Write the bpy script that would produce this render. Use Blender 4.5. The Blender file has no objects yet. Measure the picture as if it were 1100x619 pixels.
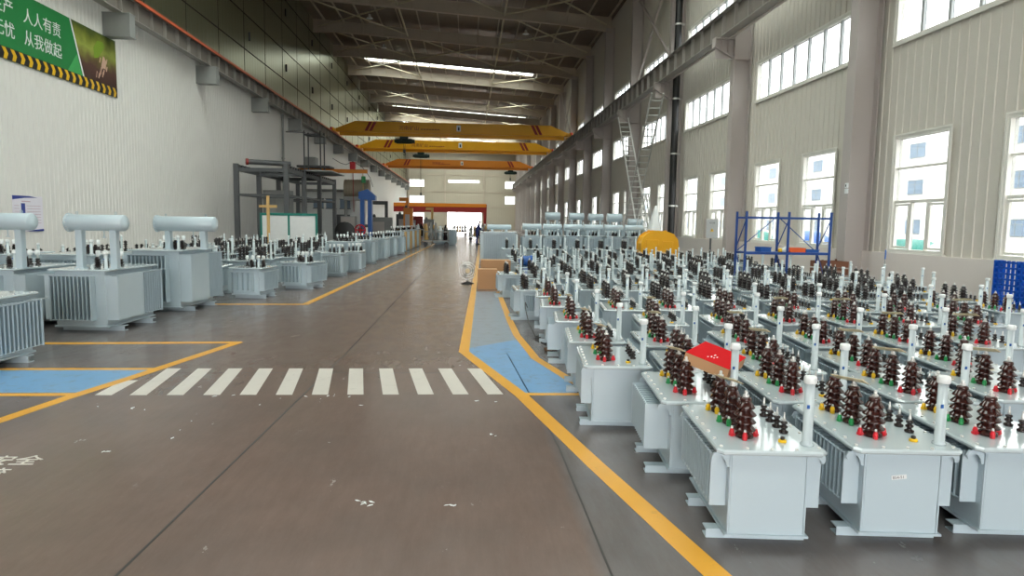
import bpy, bmesh, math, random
from mathutils import Vector, Matrix
S = bpy.context.scene
COL = S.collection
PI = math.pi
# ------------------------------------------------------------------ camera
F_PX, W_PX, EYE = 720.0, 1100.0, 1.7
YAW, PITCH, ROLL = 0.0677181, 0.0979797, 0.015
cd = bpy.data.cameras.new('camera')
cam = bpy.data.objects.new('camera', cd); COL.objects.link(cam)
cd.sensor_fit = 'HORIZONTAL'; cd.sensor_width = 36; cd.lens = 36*F_PX/W_PX
cd.clip_start = .05; cd.clip_end = 600
f = Vector((math.sin(YAW)*math.cos(PITCH), math.cos(YAW)*math.cos(PITCH), -math.sin(PITCH)))
r = Vector((math.cos(YAW), -math.sin(YAW), 0)); u = r.cross(f)
r2 = r*math.cos(ROLL)+u*math.sin(ROLL); u2 = u*math.cos(ROLL)-r*math.sin(ROLL)
cam.matrix_world = Matrix(((r2.x, u2.x, -f.x, 0), (r2.y, u2.y, -f.y, 0), (r2.z, u2.z, -f.z, EYE), (0, 0, 0, 1)))
S.camera = cam
S.view_settings.view_transform = 'Standard'; S.view_settings.look = 'None'
S.view_settings.exposure = 0.15; S.view_settings.gamma = 1; S.view_settings.use_curve_mapping = False
# ------------------------------------------------------------------ sky (overcast) and daylight portals
SKY = 11.0
w = bpy.data.worlds.new('overcast'); S.world = w; w.use_nodes = True
bg = w.node_tree.nodes['Background']; bg.inputs[0].default_value = (1, .975, .96, 1); bg.inputs[1].default_value = SKY
S.cycles.max_bounces = 8; S.cycles.diffuse_bounces = 5; S.cycles.glossy_bounces = 4; S.cycles.transparent_max_bounces = 10
S.cycles.sample_clamp_indirect = 6; S.cycles.caustics_reflective = False; S.cycles.caustics_refractive = False
S.cycles.use_denoising = True
XL, XR, YE, Y0 = -13.1, 10.9, 147.0, -14.0           # hall: side walls, end wall, unseen near end, partly closed
COLS_Y = [17.7+8.33*k for k in range(-3, 16)]       # column lines
def z_roof(x): return 17.85-.0644*x                  # underside of the roof sheet
def portal(name, loc, rot, sx, sy):
    l = bpy.data.lights.new(name, 'AREA'); l.shape = 'RECTANGLE'; l.size = sx; l.size_y = sy; l.cycles.is_portal = True
    o = bpy.data.objects.new(name, l); COL.objects.link(o); o.location = loc; o.rotation_euler = rot
SKYLIGHTS = [(-8.0, -4.5, -11.5, 9.5), (4.0, 9.6, -11.5, 9.5), (20.0, 28.8, -11.5, 9.5), (71.6, 74.4, -10.9, 6.9), (87.4, 90.2, -11.0, 7.5),  # first three bands are out of view, added to light the near hall
             (102.0, 108.4, -11.2, 8.6), (118.0, 125.4, -11.2, 8.6), (131.5, 141.0, -11.2, 8.6)]  # far bands enlarged behind the rafters to brighten the far end
for a, b, x0, x1 in SKYLIGHTS:
    xm = (x0+x1)/2
    portal('skylight_portal', (xm, (a+b)/2, z_roof(xm)+.02), (0, -math.atan(-.0644)*-1, 0), x1-x0, b-a)
portal('yard_portal', (-1.5, Y0, 3.2), (PI/2, 0, 0), 13.0, 6.4)
# window openings of the side wall: (y0, y1, z0, z1, kind)
WIN = []
for k, yc in enumerate(COLS_Y[:-1]):
    if yc+8.33 < 2 or yc > 138: continue
    for off in (2.0, 5.3) if False else (2.7, 6.3):
        WIN.append((yc+off-1.0, yc+off+1.0, 1.1, 4.0, 'low'))
    WIN.append((yc+1.0, yc+7.6, 6.35, 7.8, 'mid'))
    WIN.append((yc+1.0, yc+7.6, 9.95, 11.3, 'top'))
for y0, y1, z0, z1, k in WIN:
    if k != 'low' or y1 < 60:
        if (z1-z0)*(y1-y0) > 2 and y1 < 90: portal('window_portal', (XR+.16, (y0+y1)/2, (z0+z1)/2), (0, PI/2, 0), z1-z0, y1-y0)
# ------------------------------------------------------------------ mesh builder
class MB:
    def __init__(s): s.v = []; s.f = []; s.m = []; s.sm = []; s.mats = []; s.cur = 0; s.T = Matrix.Identity(4)
    def mat(s, m):
        if m not in s.mats: s.mats.append(m)
        s.cur = s.mats.index(m); return s
    def add(s, vs, fs, smooth=False):
        b = len(s.v); s.v += [tuple(s.T @ Vector(p)) for p in vs]
        for q in fs: s.f.append([b+i for i in q]); s.m.append(s.cur); s.sm.append(smooth)
        return s
    def box(s, x0, x1, y0, y1, z0, z1, c=0):
        if c <= 0:
            vs = [(x0,y0,z0),(x1,y0,z0),(x1,y1,z0),(x0,y1,z0),(x0,y0,z1),(x1,y0,z1),(x1,y1,z1),(x0,y1,z1)]
            return s.add(vs, [(0,3,2,1),(4,5,6,7),(0,1,5,4),(1,2,6,5),(2,3,7,6),(3,0,4,7)])
        def ring(z, i): return [(x0+c+i,y0+i,z),(x1-c-i,y0+i,z),(x1-i,y0+c+i,z),(x1-i,y1-c-i,z),(x1-c-i,y1-i,z),(x0+c+i,y1-i,z),(x0+i,y1-c-i,z),(x0+i,y0+c+i,z)]
        e = min(c*.5, (z1-z0)*.3)
        vs = ring(z0, e)+ring(z0+e, 0)+ring(z1-e, 0)+ring(z1, e); fs = [tuple(range(7,-1,-1)), tuple(range(24,32))]
        for k in range(3):
            for i in range(8): j = (i+1) % 8; fs.append((k*8+i, k*8+j, k*8+8+j, k*8+8+i))
        return s.add(vs, fs)
    def prism(s, poly, z0, z1, axis='z'):
        n = len(poly)
        if axis == 'z': P = lambda a, b, c: (a, b, c)
        elif axis == 'y': P = lambda a, b, c: (a, c, b)      # poly in xz
        else: P = lambda a, b, c: (c, a, b)                   # poly in yz
        vs = [P(a, b, z0) for a, b in poly]+[P(a, b, z1) for a, b in poly]
        fs = [tuple(range(n-1,-1,-1)), tuple(range(n, 2*n))]+[(i, (i+1) % n, n+(i+1) % n, n+i) for i in range(n)]
        if axis == 'y': fs = [tuple(reversed(q)) for q in fs]
        return s.add(vs, fs)
    def lathe(s, prof, n=14, c=(0,0,0), axis='z', smooth=True):
        vs = []; fs = []
        for rr, zz in prof:
            for i in range(n):
                a = 2*PI*i/n; x, y = rr*math.cos(a), rr*math.sin(a)
                p = (x, y, zz) if axis == 'z' else ((zz, x, y) if axis == 'x' else (y, zz, x))
                vs.append((c[0]+p[0], c[1]+p[1], c[2]+p[2]))
        for k in range(len(prof)-1):
            for i in range(n): j = (i+1) % n; fs.append((k*n+i, k*n+j, (k+1)*n+j, (k+1)*n+i))
        fs.append(tuple(range(n-1,-1,-1))); fs.append(tuple((len(prof)-1)*n+i for i in range(n)))
        return s.add(vs, fs, smooth)
    def cyl(s, p, q, rad, n=10, r2=None, smooth=True):
        p, q = Vector(p), Vector(q); d = (q-p).normalized(); a = d.orthogonal().normalized(); b = d.cross(a); r2 = rad if r2 is None else r2
        vs = [p+(a*math.cos(2*PI*i/n)+b*math.sin(2*PI*i/n))*rad for i in range(n)]+[q+(a*math.cos(2*PI*i/n)+b*math.sin(2*PI*i/n))*r2 for i in range(n)]
        s.add(vs, [(i, (i+1) % n, n+(i+1) % n, n+i) for i in range(n)], smooth)
        return s.add(vs, [tuple(range(n-1,-1,-1)), tuple(range(n, 2*n))])
    def bar(s, p, q, wd, ht):
        p, q = Vector(p), Vector(q); d = (q-p).normalized(); up = Vector((0,0,1)) if abs(d.z) < .9 else Vector((0,1,0))
        a = d.cross(up).normalized()*wd/2; b = a.cross(d).normalized()*ht/2
        vs = [p-a-b, p+a-b, p+a+b, p-a+b, q-a-b, q+a-b, q+a+b, q-a+b]
        return s.add(vs, [(0,1,2,3),(7,6,5,4),(0,4,5,1),(1,5,6,2),(2,6,7,3),(3,7,4,0)])
    def path(s, pts, rad, n=8):
        for a, b in zip(pts, pts[1:]): s.cyl(a, b, rad, n)
        return s
    def sphere(s, c, rx, ry=None, rz=None, n=12, jit=0, rnd=None):
        ry = ry or rx; rz = rz or rx; m = n//2; vs = [(c[0],c[1],c[2]-rz)]; fs = []
        for k in range(1, m):
            t = -PI/2+PI*k/m
            for i in range(n):
                a = 2*PI*i/n; j = 1+(rnd.uniform(-jit, jit) if rnd else 0)
                vs.append((c[0]+rx*math.cos(t)*math.cos(a)*j, c[1]+ry*math.cos(t)*math.sin(a)*j, c[2]+rz*math.sin(t)*j))
        vs.append((c[0],c[1],c[2]+rz)); L = len(vs)-1
        for i in range(n): j = (i+1) % n; fs.append((0, 1+j, 1+i)); fs.append((L, L-n+i, L-n+j))
        for k in range(m-2):
            for i in range(n): j = (i+1) % n; a = 1+k*n; fs.append((a+i, a+j, a+n+j, a+n+i))
        return s.add(vs, fs, True)
    def mesh(s, name):
        me = bpy.data.meshes.new(name); me.from_pydata(s.v, [], s.f)
        for m in s.mats: me.materials.append(m)
        me.polygons.foreach_set('material_index', s.m); me.polygons.foreach_set('use_smooth', s.sm); me.update()
        return me
    def obj(s, name, parent=None, loc=None, rz=0):
        o = bpy.data.objects.new(name, s.mesh(name)); COL.objects.link(o)
        if parent: o.parent = parent
        if loc: o.location = loc
        o.rotation_euler.z = rz
        return o
def B(m): return MB().mat(m)
def tag(o, label, cat, group=None, kind=None):
    o['label'] = label; o['category'] = cat
    if group: o['group'] = group
    if kind: o['kind'] = kind
    return o
def struct(mb, name, label=None, parent=None):
    o = mb.obj(name, parent)
    if not parent: o['kind'] = 'structure'
    if label: o['label'] = label
    return o
def empty(name, loc=(0,0,0), rz=0):
    o = bpy.data.objects.new(name, None); COL.objects.link(o); o.location = loc; o.rotation_euler.z = rz; o.empty_display_size = .1; return o
def copy_tree(o, parent=None):
    c = o.copy(); COL.objects.link(c)
    if parent: c.parent = parent
    for ch in list(o.children): copy_tree(ch, c)
    return c
# ------------------------------------------------------------------ materials
def lin(c):
    return tuple((v/255/12.92 if v/255 <= .04045 else ((v/255+.055)/1.055)**2.4) for v in c)+(1,)
def nodes(name):
    m = bpy.data.materials.new(name); m.use_nodes = True; nt = m.node_tree; return m, nt, nt.nodes['Principled BSDF'], nt.nodes, nt.links
def mat(name, rgb, rough=.5, metal=0, var=.06, scale=6, bump=0, bscale=40, coat=0, spec=.5):
    m, nt, b, N, L = nodes(name); c = lin(rgb)
    tc = N.new('ShaderNodeTexCoord'); nz = N.new('ShaderNodeTexNoise'); nz.inputs['Scale'].default_value = scale; nz.inputs['Detail'].default_value = 4
    L.new(tc.outputs['Object'], nz.inputs['Vector'])
    mx = N.new('ShaderNodeMixRGB'); mx.inputs[1].default_value = tuple(v*(1-var) for v in c[:3])+(1,); mx.inputs[2].default_value = tuple(min(1, v*(1+var)) for v in c[:3])+(1,)
    L.new(nz.outputs[0], mx.inputs[0]); L.new(mx.outputs[0], b.inputs['Base Color'])
    b.inputs['Roughness'].default_value = rough; b.inputs['Metallic'].default_value = metal; b.inputs['Coat Weight'].default_value = coat
    b.inputs['Specular IOR Level'].default_value = spec
    if bump:
        n2 = N.new('ShaderNodeTexNoise'); n2.inputs['Scale'].default_value = bscale; L.new(tc.outputs['Object'], n2.inputs['Vector'])
        bp = N.new('ShaderNodeBump'); bp.inputs['Strength'].default_value = bump; bp.inputs['Distance'].default_value = .02
        L.new(n2.outputs[0], bp.inputs['Height']); L.new(bp.outputs[0], b.inputs['Normal'])
    return m
def ribbed(name, rgb, pitch, rough=.5, metal=0, dist=.02, strength=.8, axis='Y', width=.2):
    m = mat(name, rgb, rough, metal, .05, .6); nt = m.node_tree; N, L = nt.nodes, nt.links; b = N['Principled BSDF']
    tc = N.new('ShaderNodeTexCoord'); sp = N.new('ShaderNodeSeparateXYZ'); L.new(tc.outputs['Object'], sp.inputs[0])
    d = N.new('ShaderNodeMath'); d.operation = 'DIVIDE'; L.new(sp.outputs[axis], d.inputs[0]); d.inputs[1].default_value = pitch
    fr = N.new('ShaderNodeMath'); fr.operation = 'PINGPONG'; L.new(d.outputs[0], fr.inputs[0]); fr.inputs[1].default_value = .5
    mr = N.new('ShaderNodeMapRange'); mr.interpolation_type = 'SMOOTHSTEP'; mr.inputs[1].default_value = width*.35; mr.inputs[2].default_value = width; mr.inputs[3].default_value = 1; mr.inputs[4].default_value = 0
    L.new(fr.outputs[0], mr.inputs[0])
    bp = N.new('ShaderNodeBump'); bp.inputs['Strength'].default_value = strength; bp.inputs['Distance'].default_value = dist
    L.new(mr.outputs[0], bp.inputs['Height']); L.new(bp.outputs[0], b.inputs['Normal'])
    return m
def floor_mat():
    m, nt, b, N, L = nodes('polished_concrete')
    tc = N.new('ShaderNodeTexCoord')
    def noise(sc, stretch=(1,1,1), det=5, rgh=.6):
        mp = N.new('ShaderNodeMapping'); mp.inputs['Scale'].default_value = stretch; L.new(tc.outputs['Object'], mp.inputs[0])
        n = N.new('ShaderNodeTexNoise'); n.inputs['Scale'].default_value = sc; n.inputs['Detail'].default_value = det; n.inputs['Roughness'].default_value = rgh
        L.new(mp.outputs[0], n.inputs['Vector']); return n.outputs[0]
    def ramp(src, a, b_, lo=0, hi=1):
        mr = N.new('ShaderNodeMapRange'); mr.inputs[1].default_value = a; mr.inputs[2].default_value = b_; mr.inputs[3].default_value = lo; mr.inputs[4].default_value = hi
        L.new(src, mr.inputs[0]); return mr.outputs[0]
    def mix(fac, c1, c2):
        mx = N.new('ShaderNodeMixRGB')
        if isinstance(fac, float): mx.inputs[0].default_value = fac
        else: L.new(fac, mx.inputs[0])
        for i, c in ((1, c1), (2, c2)):
            if isinstance(c, tuple): mx.inputs[i].default_value = c
            else: L.new(c, mx.inputs[i])
        return mx.outputs[0]
    sp = N.new('ShaderNodeSeparateXYZ'); L.new(tc.outputs['Object'], sp.inputs[0])
    # brown traffic aisle between greyer work areas
    c = mix(ramp(noise(1.1), .3, .7), FLOOR_A, FLOOR_B)
    g = mix(ramp(noise(1.3), .3, .7), FLOOR_C, FLOOR_D)
    edge = ramp(sp.outputs['X'], .62, .72); c = mix(edge, c, g)
    edge2 = ramp(sp.outputs['X'], -4.9, -3.4); c2 = mix(edge2, g, c)
    fine = noise(60, (1, .25, 1), 4, .7); c3 = mix(ramp(fine, .62, .78, 0, .12), c2, lin((172,160,154)))
    c3 = mix(ramp(noise(14, (1, .18, 1), 6, .75), .35, .72, 0, .35), c3, FLOOR_E)
    scr = noise(3.2, (1, .5, 1), 10, .8); c4 = mix(ramp(scr, .62, .76, 0, .28), c3, lin((172,165,165)))
    L.new(c4, b.inputs['Base Color'])
    L.new(ramp(noise(5, (1,.4,1), 8, .7), .3, .75, .15, .3), b.inputs['Roughness'])
    b.inputs['Specular IOR Level'].default_value = .4
    return m
FLOOR_A, FLOOR_B, FLOOR_C, FLOOR_D, FLOOR_E = lin((122,103,95)), lin((108,94,88)), lin((114,108,107)), lin((104,101,102)), lin((92,78,71))
def paint(name, rgb, worn=.25, thr=.6):
    m = mat(name, rgb, .32, 0, .08, 3); nt = m.node_tree; N, L = nt.nodes, nt.links; b = N['Principled BSDF']
    src = b.inputs['Base Color'].links[0].from_socket
    tc = N.new('ShaderNodeTexCoord'); n = N.new('ShaderNodeTexNoise'); n.inputs['Scale'].default_value = 5; n.inputs['Detail'].default_value = 10; n.inputs['Roughness'].default_value = .8
    L.new(tc.outputs['Object'], n.inputs['Vector'])
    mr = N.new('ShaderNodeMapRange'); mr.inputs[1].default_value = thr; mr.inputs[2].default_value = thr+.12; mr.inputs[3].default_value = 0; mr.inputs[4].default_value = worn; L.new(n.outputs[0], mr.inputs[0])
    mx = N.new('ShaderNodeMixRGB'); L.new(mr.outputs[0], mx.inputs[0]); L.new(src, mx.inputs[1]); mx.inputs[2].default_value = lin((105,95,88)); L.new(mx.outputs[0], b.inputs['Base Color'])
    return m
def glass_mat(name, tint=(1,1,1), refl=.08, trans=1.0):
    m, nt, b, N, L = nodes(name); N.remove(b); out = N['Material Output']
    t = N.new('ShaderNodeBsdfTransparent'); t.inputs[0].default_value = (*[v*trans for v in tint], 1); g = N.new('ShaderNodeBsdfGlossy'); g.inputs['Roughness'].default_value = .03
    mx = N.new('ShaderNodeMixShader'); mx.inputs[0].default_value = refl; L.new(t.outputs[0], mx.inputs[1]); L.new(g.outputs[0], mx.inputs[2]); L.new(mx.outputs[0], out.inputs[0]); return m
M = {}
M['floor'] = floor_mat()
M['wall_white'] = mat('white_wall_panel', (224,222,218), .4, 0, .02, .5)
M['wall_grey'] = mat('grey_wall_panel', (206,201,191), .45, 0, .02, .5)
M['wall_metal'] = ribbed('olive_metal_panel', (150,152,124), .5, .3, .8, .006, .6)
M['wall_end'] = ribbed('end_wall_panel', (186,178,160), .5, .6, 0, .01, .4, 'X')
M['plinth'] = mat('plaster', (226,218,212), .8, 0, .03, 2)
M['steel'] = mat('grey_painted_steel', (184,176,172), .5, 0, .05, 1)
M['steel_dark'] = mat('dull_roof_steel', (190,178,162), .55, 0, .08, 1)
M['gap'] = mat('dark_joint', (48,46,42), .8)
M['foil'] = mat('foil_insulation', (116,102,88), .42, .4, .18, 1.5, .9, 1.6)
M['beam'] = mat('runway_steel', (150,146,140), .5, 0, .1, 2)
M['beam_dark'] = mat('runway_web', (122,116,110), .6, 0, .1, 2)
M['rail_red'] = mat('conductor_rail', (190,92,60), .5)
M['frame'] = mat('window_frame_white', (226,224,216), .4, 0, .02)
M['glass'] = glass_mat('window_glass', (.96,1,1), .06, .6)
M['mull'] = mat('mullion_grey', (170,174,176), .4)
M['glass_sky'] = glass_mat('skylight_sheet', (.95,1,.97), .05, .8)
M['tf'] = mat('transformer_paint', (178,194,202), .3, 0, .03, 4, coat=.2)
M['tf_cover'] = mat('transformer_cover', (186,198,202), .16, 0, .03, 4, coat=.5)
M['tf_fin'] = mat('radiator_paint', (160,177,186), .35, 0, .03, 4)
M['brown'] = mat('brown_porcelain', (56,26,22), .14, 0, .15, 8, coat=.1)
M['darkp'] = mat('dark_porcelain', (30,19,20), .14, 0, .15, 8, coat=.1)
M['tip'] = mat('terminal_zinc', (215,215,212), .3, .3)
M['silver'] = mat('silver', (200,202,202), .25, .8)
M['white'] = mat('white_plastic', (232,236,236), .35, 0, .02)
M['black'] = mat('black', (22,22,24), .4)
M['yel'] = mat('yellow_cap', (224,178,20), .35)
M['grn'] = mat('green_cap', (20,140,72), .35)
M['red'] = mat('red_cap', (196,22,38), .35)
M['bamboo'] = mat('cream_strip', (216,198,162), .6)
M['ybeam'] = mat('crane_yellow', (232,168,12), .4, 0, .06, 1)
M['obeam'] = mat('crane_orange', (214,128,24), .45, 0, .06, 1)
M['dred'] = mat('dark_red_paint', (140,30,24), .5, 0, .08, 1)
M['hoist'] = mat('hoist_green', (16,44,36), .5)
M['blue'] = mat('blue_paint', (24,84,158), .4)
M['navy'] = mat('rack_blue', (22,66,136), .4)
M['card'] = mat('cardboard', (178,136,98), .85, 0, .06, 3)
M['wood'] = mat('timber', (206,168,108), .7, 0, .12, 3)
M['dgrey'] = mat('dark_grey_steel', (78,80,82), .5, 0, .1, 2)
M['mgrey'] = mat('mid_grey_steel', (140,142,140), .5, 0, .1, 2)
M['alu'] = mat('aluminium', (205,206,202), .35, .4)
M['teal'] = mat('teal_frame', (20,116,104), .5)
M['ply'] = mat('white_board', (222,224,224), .6)
M['yline'] = paint('yellow_floor_paint', (222,160,44), .35, .58)
M['wline'] = paint('white_floor_paint', (206,200,192), .4, .56)
M['bzone'] = paint('blue_floor_paint', (112,158,200), .5, .52)
M['gzone'] = paint('grey_blue_floor_paint', (138,150,162), .5, .5)
M['joint'] = mat('floor_joint', (52,48,46), .7)
# ------------------------------------------------------------------ floor
mb = B(M['floor']).box(-22, 22, Y0-12, YE+8, -.2, 0); struct(mb, 'floor')
mb = B(mat('yard_concrete', (190,188,184), .9)).box(22, 130, -60, 260, -.25, -.05).box(-60, -22, -60, 260, -.25, -.05).box(-60, 130, YE+8, 260, -.25, -.05).box(-60, 130, -80, Y0-12, -.25, -.05)
struct(mb, 'ground')
def strip(mb, pts, wd, z0=0, z1=.0015):
    for i, (a, b) in enumerate(zip(pts, pts[1:])):
        a, b = Vector((*a, 0)), Vector((*b, 0)); d = (b-a).normalized(); n = Vector((-d.y, d.x, 0))*wd/2
        zz = z1+i*.0002
        mb.prism([tuple((a+n-d*wd*.3).xy), tuple((a-n-d*wd*.3).xy), tuple((b-n+d*wd*.3).xy), tuple((b+n+d*wd*.3).xy)][::-1], z0, zz)
    return mb
mark = lambda mb, lab: struct(mb, 'floor_marking', lab)
mb = B(M['bzone']).prism([(1.12,6.5),(1.12,7.1),(.86,8.2),(.74,9.6),(0.0,8.9),(-.03,8.68),(.5,6.55)][::-1], 0, .001); mark(mb, 'blue painted walkway beside the crossing')
mb = B(M['gzone']).prism([(.0,8.9),(.74,9.6),(.75,11.4),(.77,16.3),(.12,16.3)], 0, .001); mark(mb, 'faded blue-grey walkway strip')
mb = B(M['bzone']).prism([(-9.0,6.6),(-3.75,6.6),(-3.47,7.6),(-9.0,7.6)], 0, .001); mark(mb, 'blue painted walkway on the far side of the crossing')
strip(B(M['yline']), [(1.62,1.2),(1.23,3.04),(.92,4.54),(.55,6.45),(-.03,8.68),(.14,15.33),(.34,23.7),(.62,36),(.9,50),(1.2,90)], .135).obj('floor_marking')['kind'] = 'structure'
strip(B(M['yline']), [(1.35,6.5),(1.16,6.98),(.87,8.26),(.76,10.0),(.75,11.43),(.77,16.2)], .11).obj('floor_marking')['kind'] = 'structure'
strip(B(M['yline']), [(.6,6.5),(1.3,6.5)], .09).obj('floor_marking')['kind'] = 'structure'
strip(B(M['yline']), [(-4.2,4.1),(-3.85,5.69),(-3.73,6.39),(-3.54,7.22),(-3.13,9.31),(-5.3,9.2),(-9,9.15)], .125).obj('floor_marking')['kind'] = 'structure'
strip(B(M['yline']), [(-3.45,7.64),(-9,7.6)], .1).obj('floor_marking')['kind'] = 'structure'
strip(B(M['yline']), [(-3.75,6.53),(-9,6.5)], .1).obj('floor_marking')['kind'] = 'structure'
strip(B(M['yline']), [(-6.2,13.5),(-4.62,13.5),(-3.22,13.57),(-2.83,28.8),(-2.5,45),(-2.1,80)], .14).obj('floor_marking')['kind'] = 'structure'
mb = B(M['wline'])
for i in range(12):
    xb = -3.47+.342*i; xt = xb-.155-.045*i/11; yb, yt = 6.5, 7.67
    if i == 0: xt = xb-.02; yt = 7.1; xb += .02
    mb.prism([(xb-.078,yb),(xb+.078,yb),(xt+.078,yt),(xt-.078,yt)], 0, .0012)
mark(mb, 'white crossing stripes')
mb = B(M['joint']); strip(mb, [(-1.7,.5),(-1.65,3.15),(-1.53,8.54),(-1.4,40),(-1.3,120)], .016, 0, .0008); strip(mb, [(.72,1),(.71,4.93),(.53,8.56)], .012, 0, .0008)
for yy in (7.45, 13.6, 19.6, 25.6, 31.6, 37.6, 49.6, 61.6): strip(mb, [(-11,yy),(10,yy)], .014, 0, .0007)
mark(mb, 'dark saw-cut joint lines in the concrete')
# worn stencilled writing on the floor at the aisle edge
def text(body, size, m, loc, rot, name, parent=None, sx=1, ext=.002):
    cu = bpy.data.curves.new(name, 'FONT'); cu.body = body; cu.size = size; cu.extrude = ext; cu.space_character = 1.0
    t = bpy.data.objects.new(name+'_tmp', cu); COL.objects.link(t); bpy.context.view_layer.update()
    dg = bpy.context.evaluated_depsgraph_get(); me = bpy.data.meshes.new_from_object(t.evaluated_get(dg)); me.name = name
    bpy.data.objects.remove(t); me.materials.clear(); me.materials.append(m)
    o = bpy.data.objects.new(name, me); COL.objects.link(o); o.location = loc; o.rotation_euler = rot; o.scale = (sx,1,1)
    if parent: o.parent = parent
    return o
for i, (s_, yy, xx) in enumerate((('注意安全', 4.93, -4.35), ('人车分流', 4.70, -4.30))):
    t = text(s_, .2, M['wline'], (xx-.06, yy, .001), (0, 0, 0), 'floor_marking', sx=.95); t['kind'] = 'structure'; t.location.x = (-3.70,-3.78)[i]; t.location.y = (4.66,4.42)[i]
rnd = random.Random(4)
mb = B(M['ply'])
for cx, cy, n, sp in ((-.62,3.95,7,.06),(-.1,3.9,3,.02),(-2.6,4.9,2,.02),(-1.95,6.42,9,.5),(.3,6.2,3,.1),(-1.3,6.4,4,.3),(-2.3,5.3,3,.25),(.2,5.2,3,.05),(-3.2,6.1,4,.2)):
    for k in range(n):
        x, y = cx+rnd.gauss(0, sp), cy+rnd.gauss(0, sp*.4); s_ = rnd.uniform(.005, .016); a = rnd.uniform(0, 3)
        mb.T = Matrix.Translation((x, y, 0)) @ Matrix.Rotation(a, 4, 'Z'); mb.prism([(-s_*1.6,-s_*.4),(s_,-s_*.6),(s_*1.7,s_*.1),(0,s_*.6)], 0, .0014)
tag(mb.obj('paint_flake_litter'), 'scattered white chips and scraps lying on the brown aisle floor', 'litter', kind='stuff')
# ------------------------------------------------------------------ side wall with windows
def wall_ribs(mb, X, s_, pitch, ya, yb, za, zb, holes, w=.03, h=.022):
    y = ya+.1
    while y < yb:
        zs = [(za, zb)]
        for h0, h1, z0, z1 in holes:
            if h0-.09 < y < h1+.09: zs = [q for a, b_ in zs for q in ((a, min(b_, z0-.07)), (max(a, z1+.07), b_)) if q[1]-q[0] > .02]
        for a, b_ in zs:
            x1 = X+s_*h
            vs = [(X,y-w,a),(x1,y-w*.45,a),(x1,y+w*.45,a),(X,y+w,a),(X,y-w,b_),(x1,y-w*.45,b_),(x1,y+w*.45,b_),(X,y+w,b_)]
            fs = [(0,1,5,4),(1,2,6,5),(2,3,7,6),(0,3,2,1),(4,5,6,7)]
            mb.add(vs, fs if s_ > 0 else [tuple(reversed(q)) for q in fs])
        y += pitch
def wall_grid(mb, X, th, ya, yb, za, zb, holes):
    ys = sorted({ya, yb, *[v for h in holes for v in h[:2] if ya < v < yb]}); zs = sorted({za, zb, *[v for h in holes for v in h[2:4] if za < v < zb]})
    for i in range(len(zs)-1):
        z0, z1 = zs[i], zs[i+1]; run = None
        for j in range(len(ys)-1):
            y0, y1 = ys[j], ys[j+1]; cy, cz = (y0+y1)/2, (z0+z1)/2
            solid = not any(h[0] < cy < h[1] and h[2] < cz < h[3] for h in holes)
            if solid: run = [run[0] if run else y0, y1]
            if (not solid or j == len(ys)-2) and run:
                mb.box(X, X+th, run[0], run[1], z0, z1); run = None
mb = B(M['wall_grey']); wall_grid(mb, XR, .14, Y0, YE, 1.07, 17.2, [h[:4] for h in WIN]); wall_ribs(mb, XR, -1, .295, Y0, YE, 1.07, 17.2, [h[:4] for h in WIN]); struct(mb, 'wall_right')
mb = B(M['plinth']).box(XR-.12, XR+.14, Y0, YE, 0, 1.07); struct(mb, 'wall_plinth')
seen = {}
def window(kind, y0, y1, z0, z1, n):
    if kind in seen: o = copy_tree(seen[kind])
    else:
        W, Hh = y1-y0, z1-z0; o = empty('window')
        fr = B(M['frame']); t = .07
        fr.box(-.05,.13,0,t,0,Hh).box(-.05,.13,W-t,W,0,Hh).box(-.05,.13,t,W-t,0,t).box(-.05,.13,t,W-t,Hh-t,Hh)
        fr.box(-.07,-.05,-.05,W+.05,-.06,0).box(-.07,-.05,-.05,W+.05,Hh,Hh+.05).box(-.07,-.05,-.05,0,0,Hh).box(-.07,-.05,W,W+.05,0,Hh)
        if kind == 'low':
            fr.box(-.0,.08,t,W-t,1.22,1.29).box(-.0,.08,t,W-t,2.07,2.12)
            for a in (.34, .64): fr.box(0,.08,W*a-.035,W*a+.035,t,1.22)
            for a, b in ((t, W*.34-.035), (W*.64+.035, W-t)):   # opening sashes
                fr.box(.0,.06,a+.02,a+.07,t+.02,1.2).box(.0,.06,b-.07,b-.02,t+.02,1.2).box(.0,.06,a+.07,b-.07,t+.02,t+.07).box(.0,.06,a+.07,b-.07,1.15,1.2)
        else:
            fr.mat(M['mull'])
            for i in range(1, 7): fr.box(0,.08,W*i/7-.045,W*i/7+.045,t,Hh-t)
        fr.obj('window_frame', o)
        B(M['glass']).box(.05,.056,t,W-t,t,Hh-t).obj('window_glass', o)
        if kind == 'low': B(M['frame']).box(-.09,.0,-.06,W+.06,-.05,-.0).obj('window_sill', o)
        seen[kind] = o
    o.location = (XR, y0, z0); o.name = 'window_%d' % n; o['kind'] = 'structure'
for n, (y0, y1, z0, z1, k) in enumerate(WIN): window(k, y0, y1, z0, z1, n+1)
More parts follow.
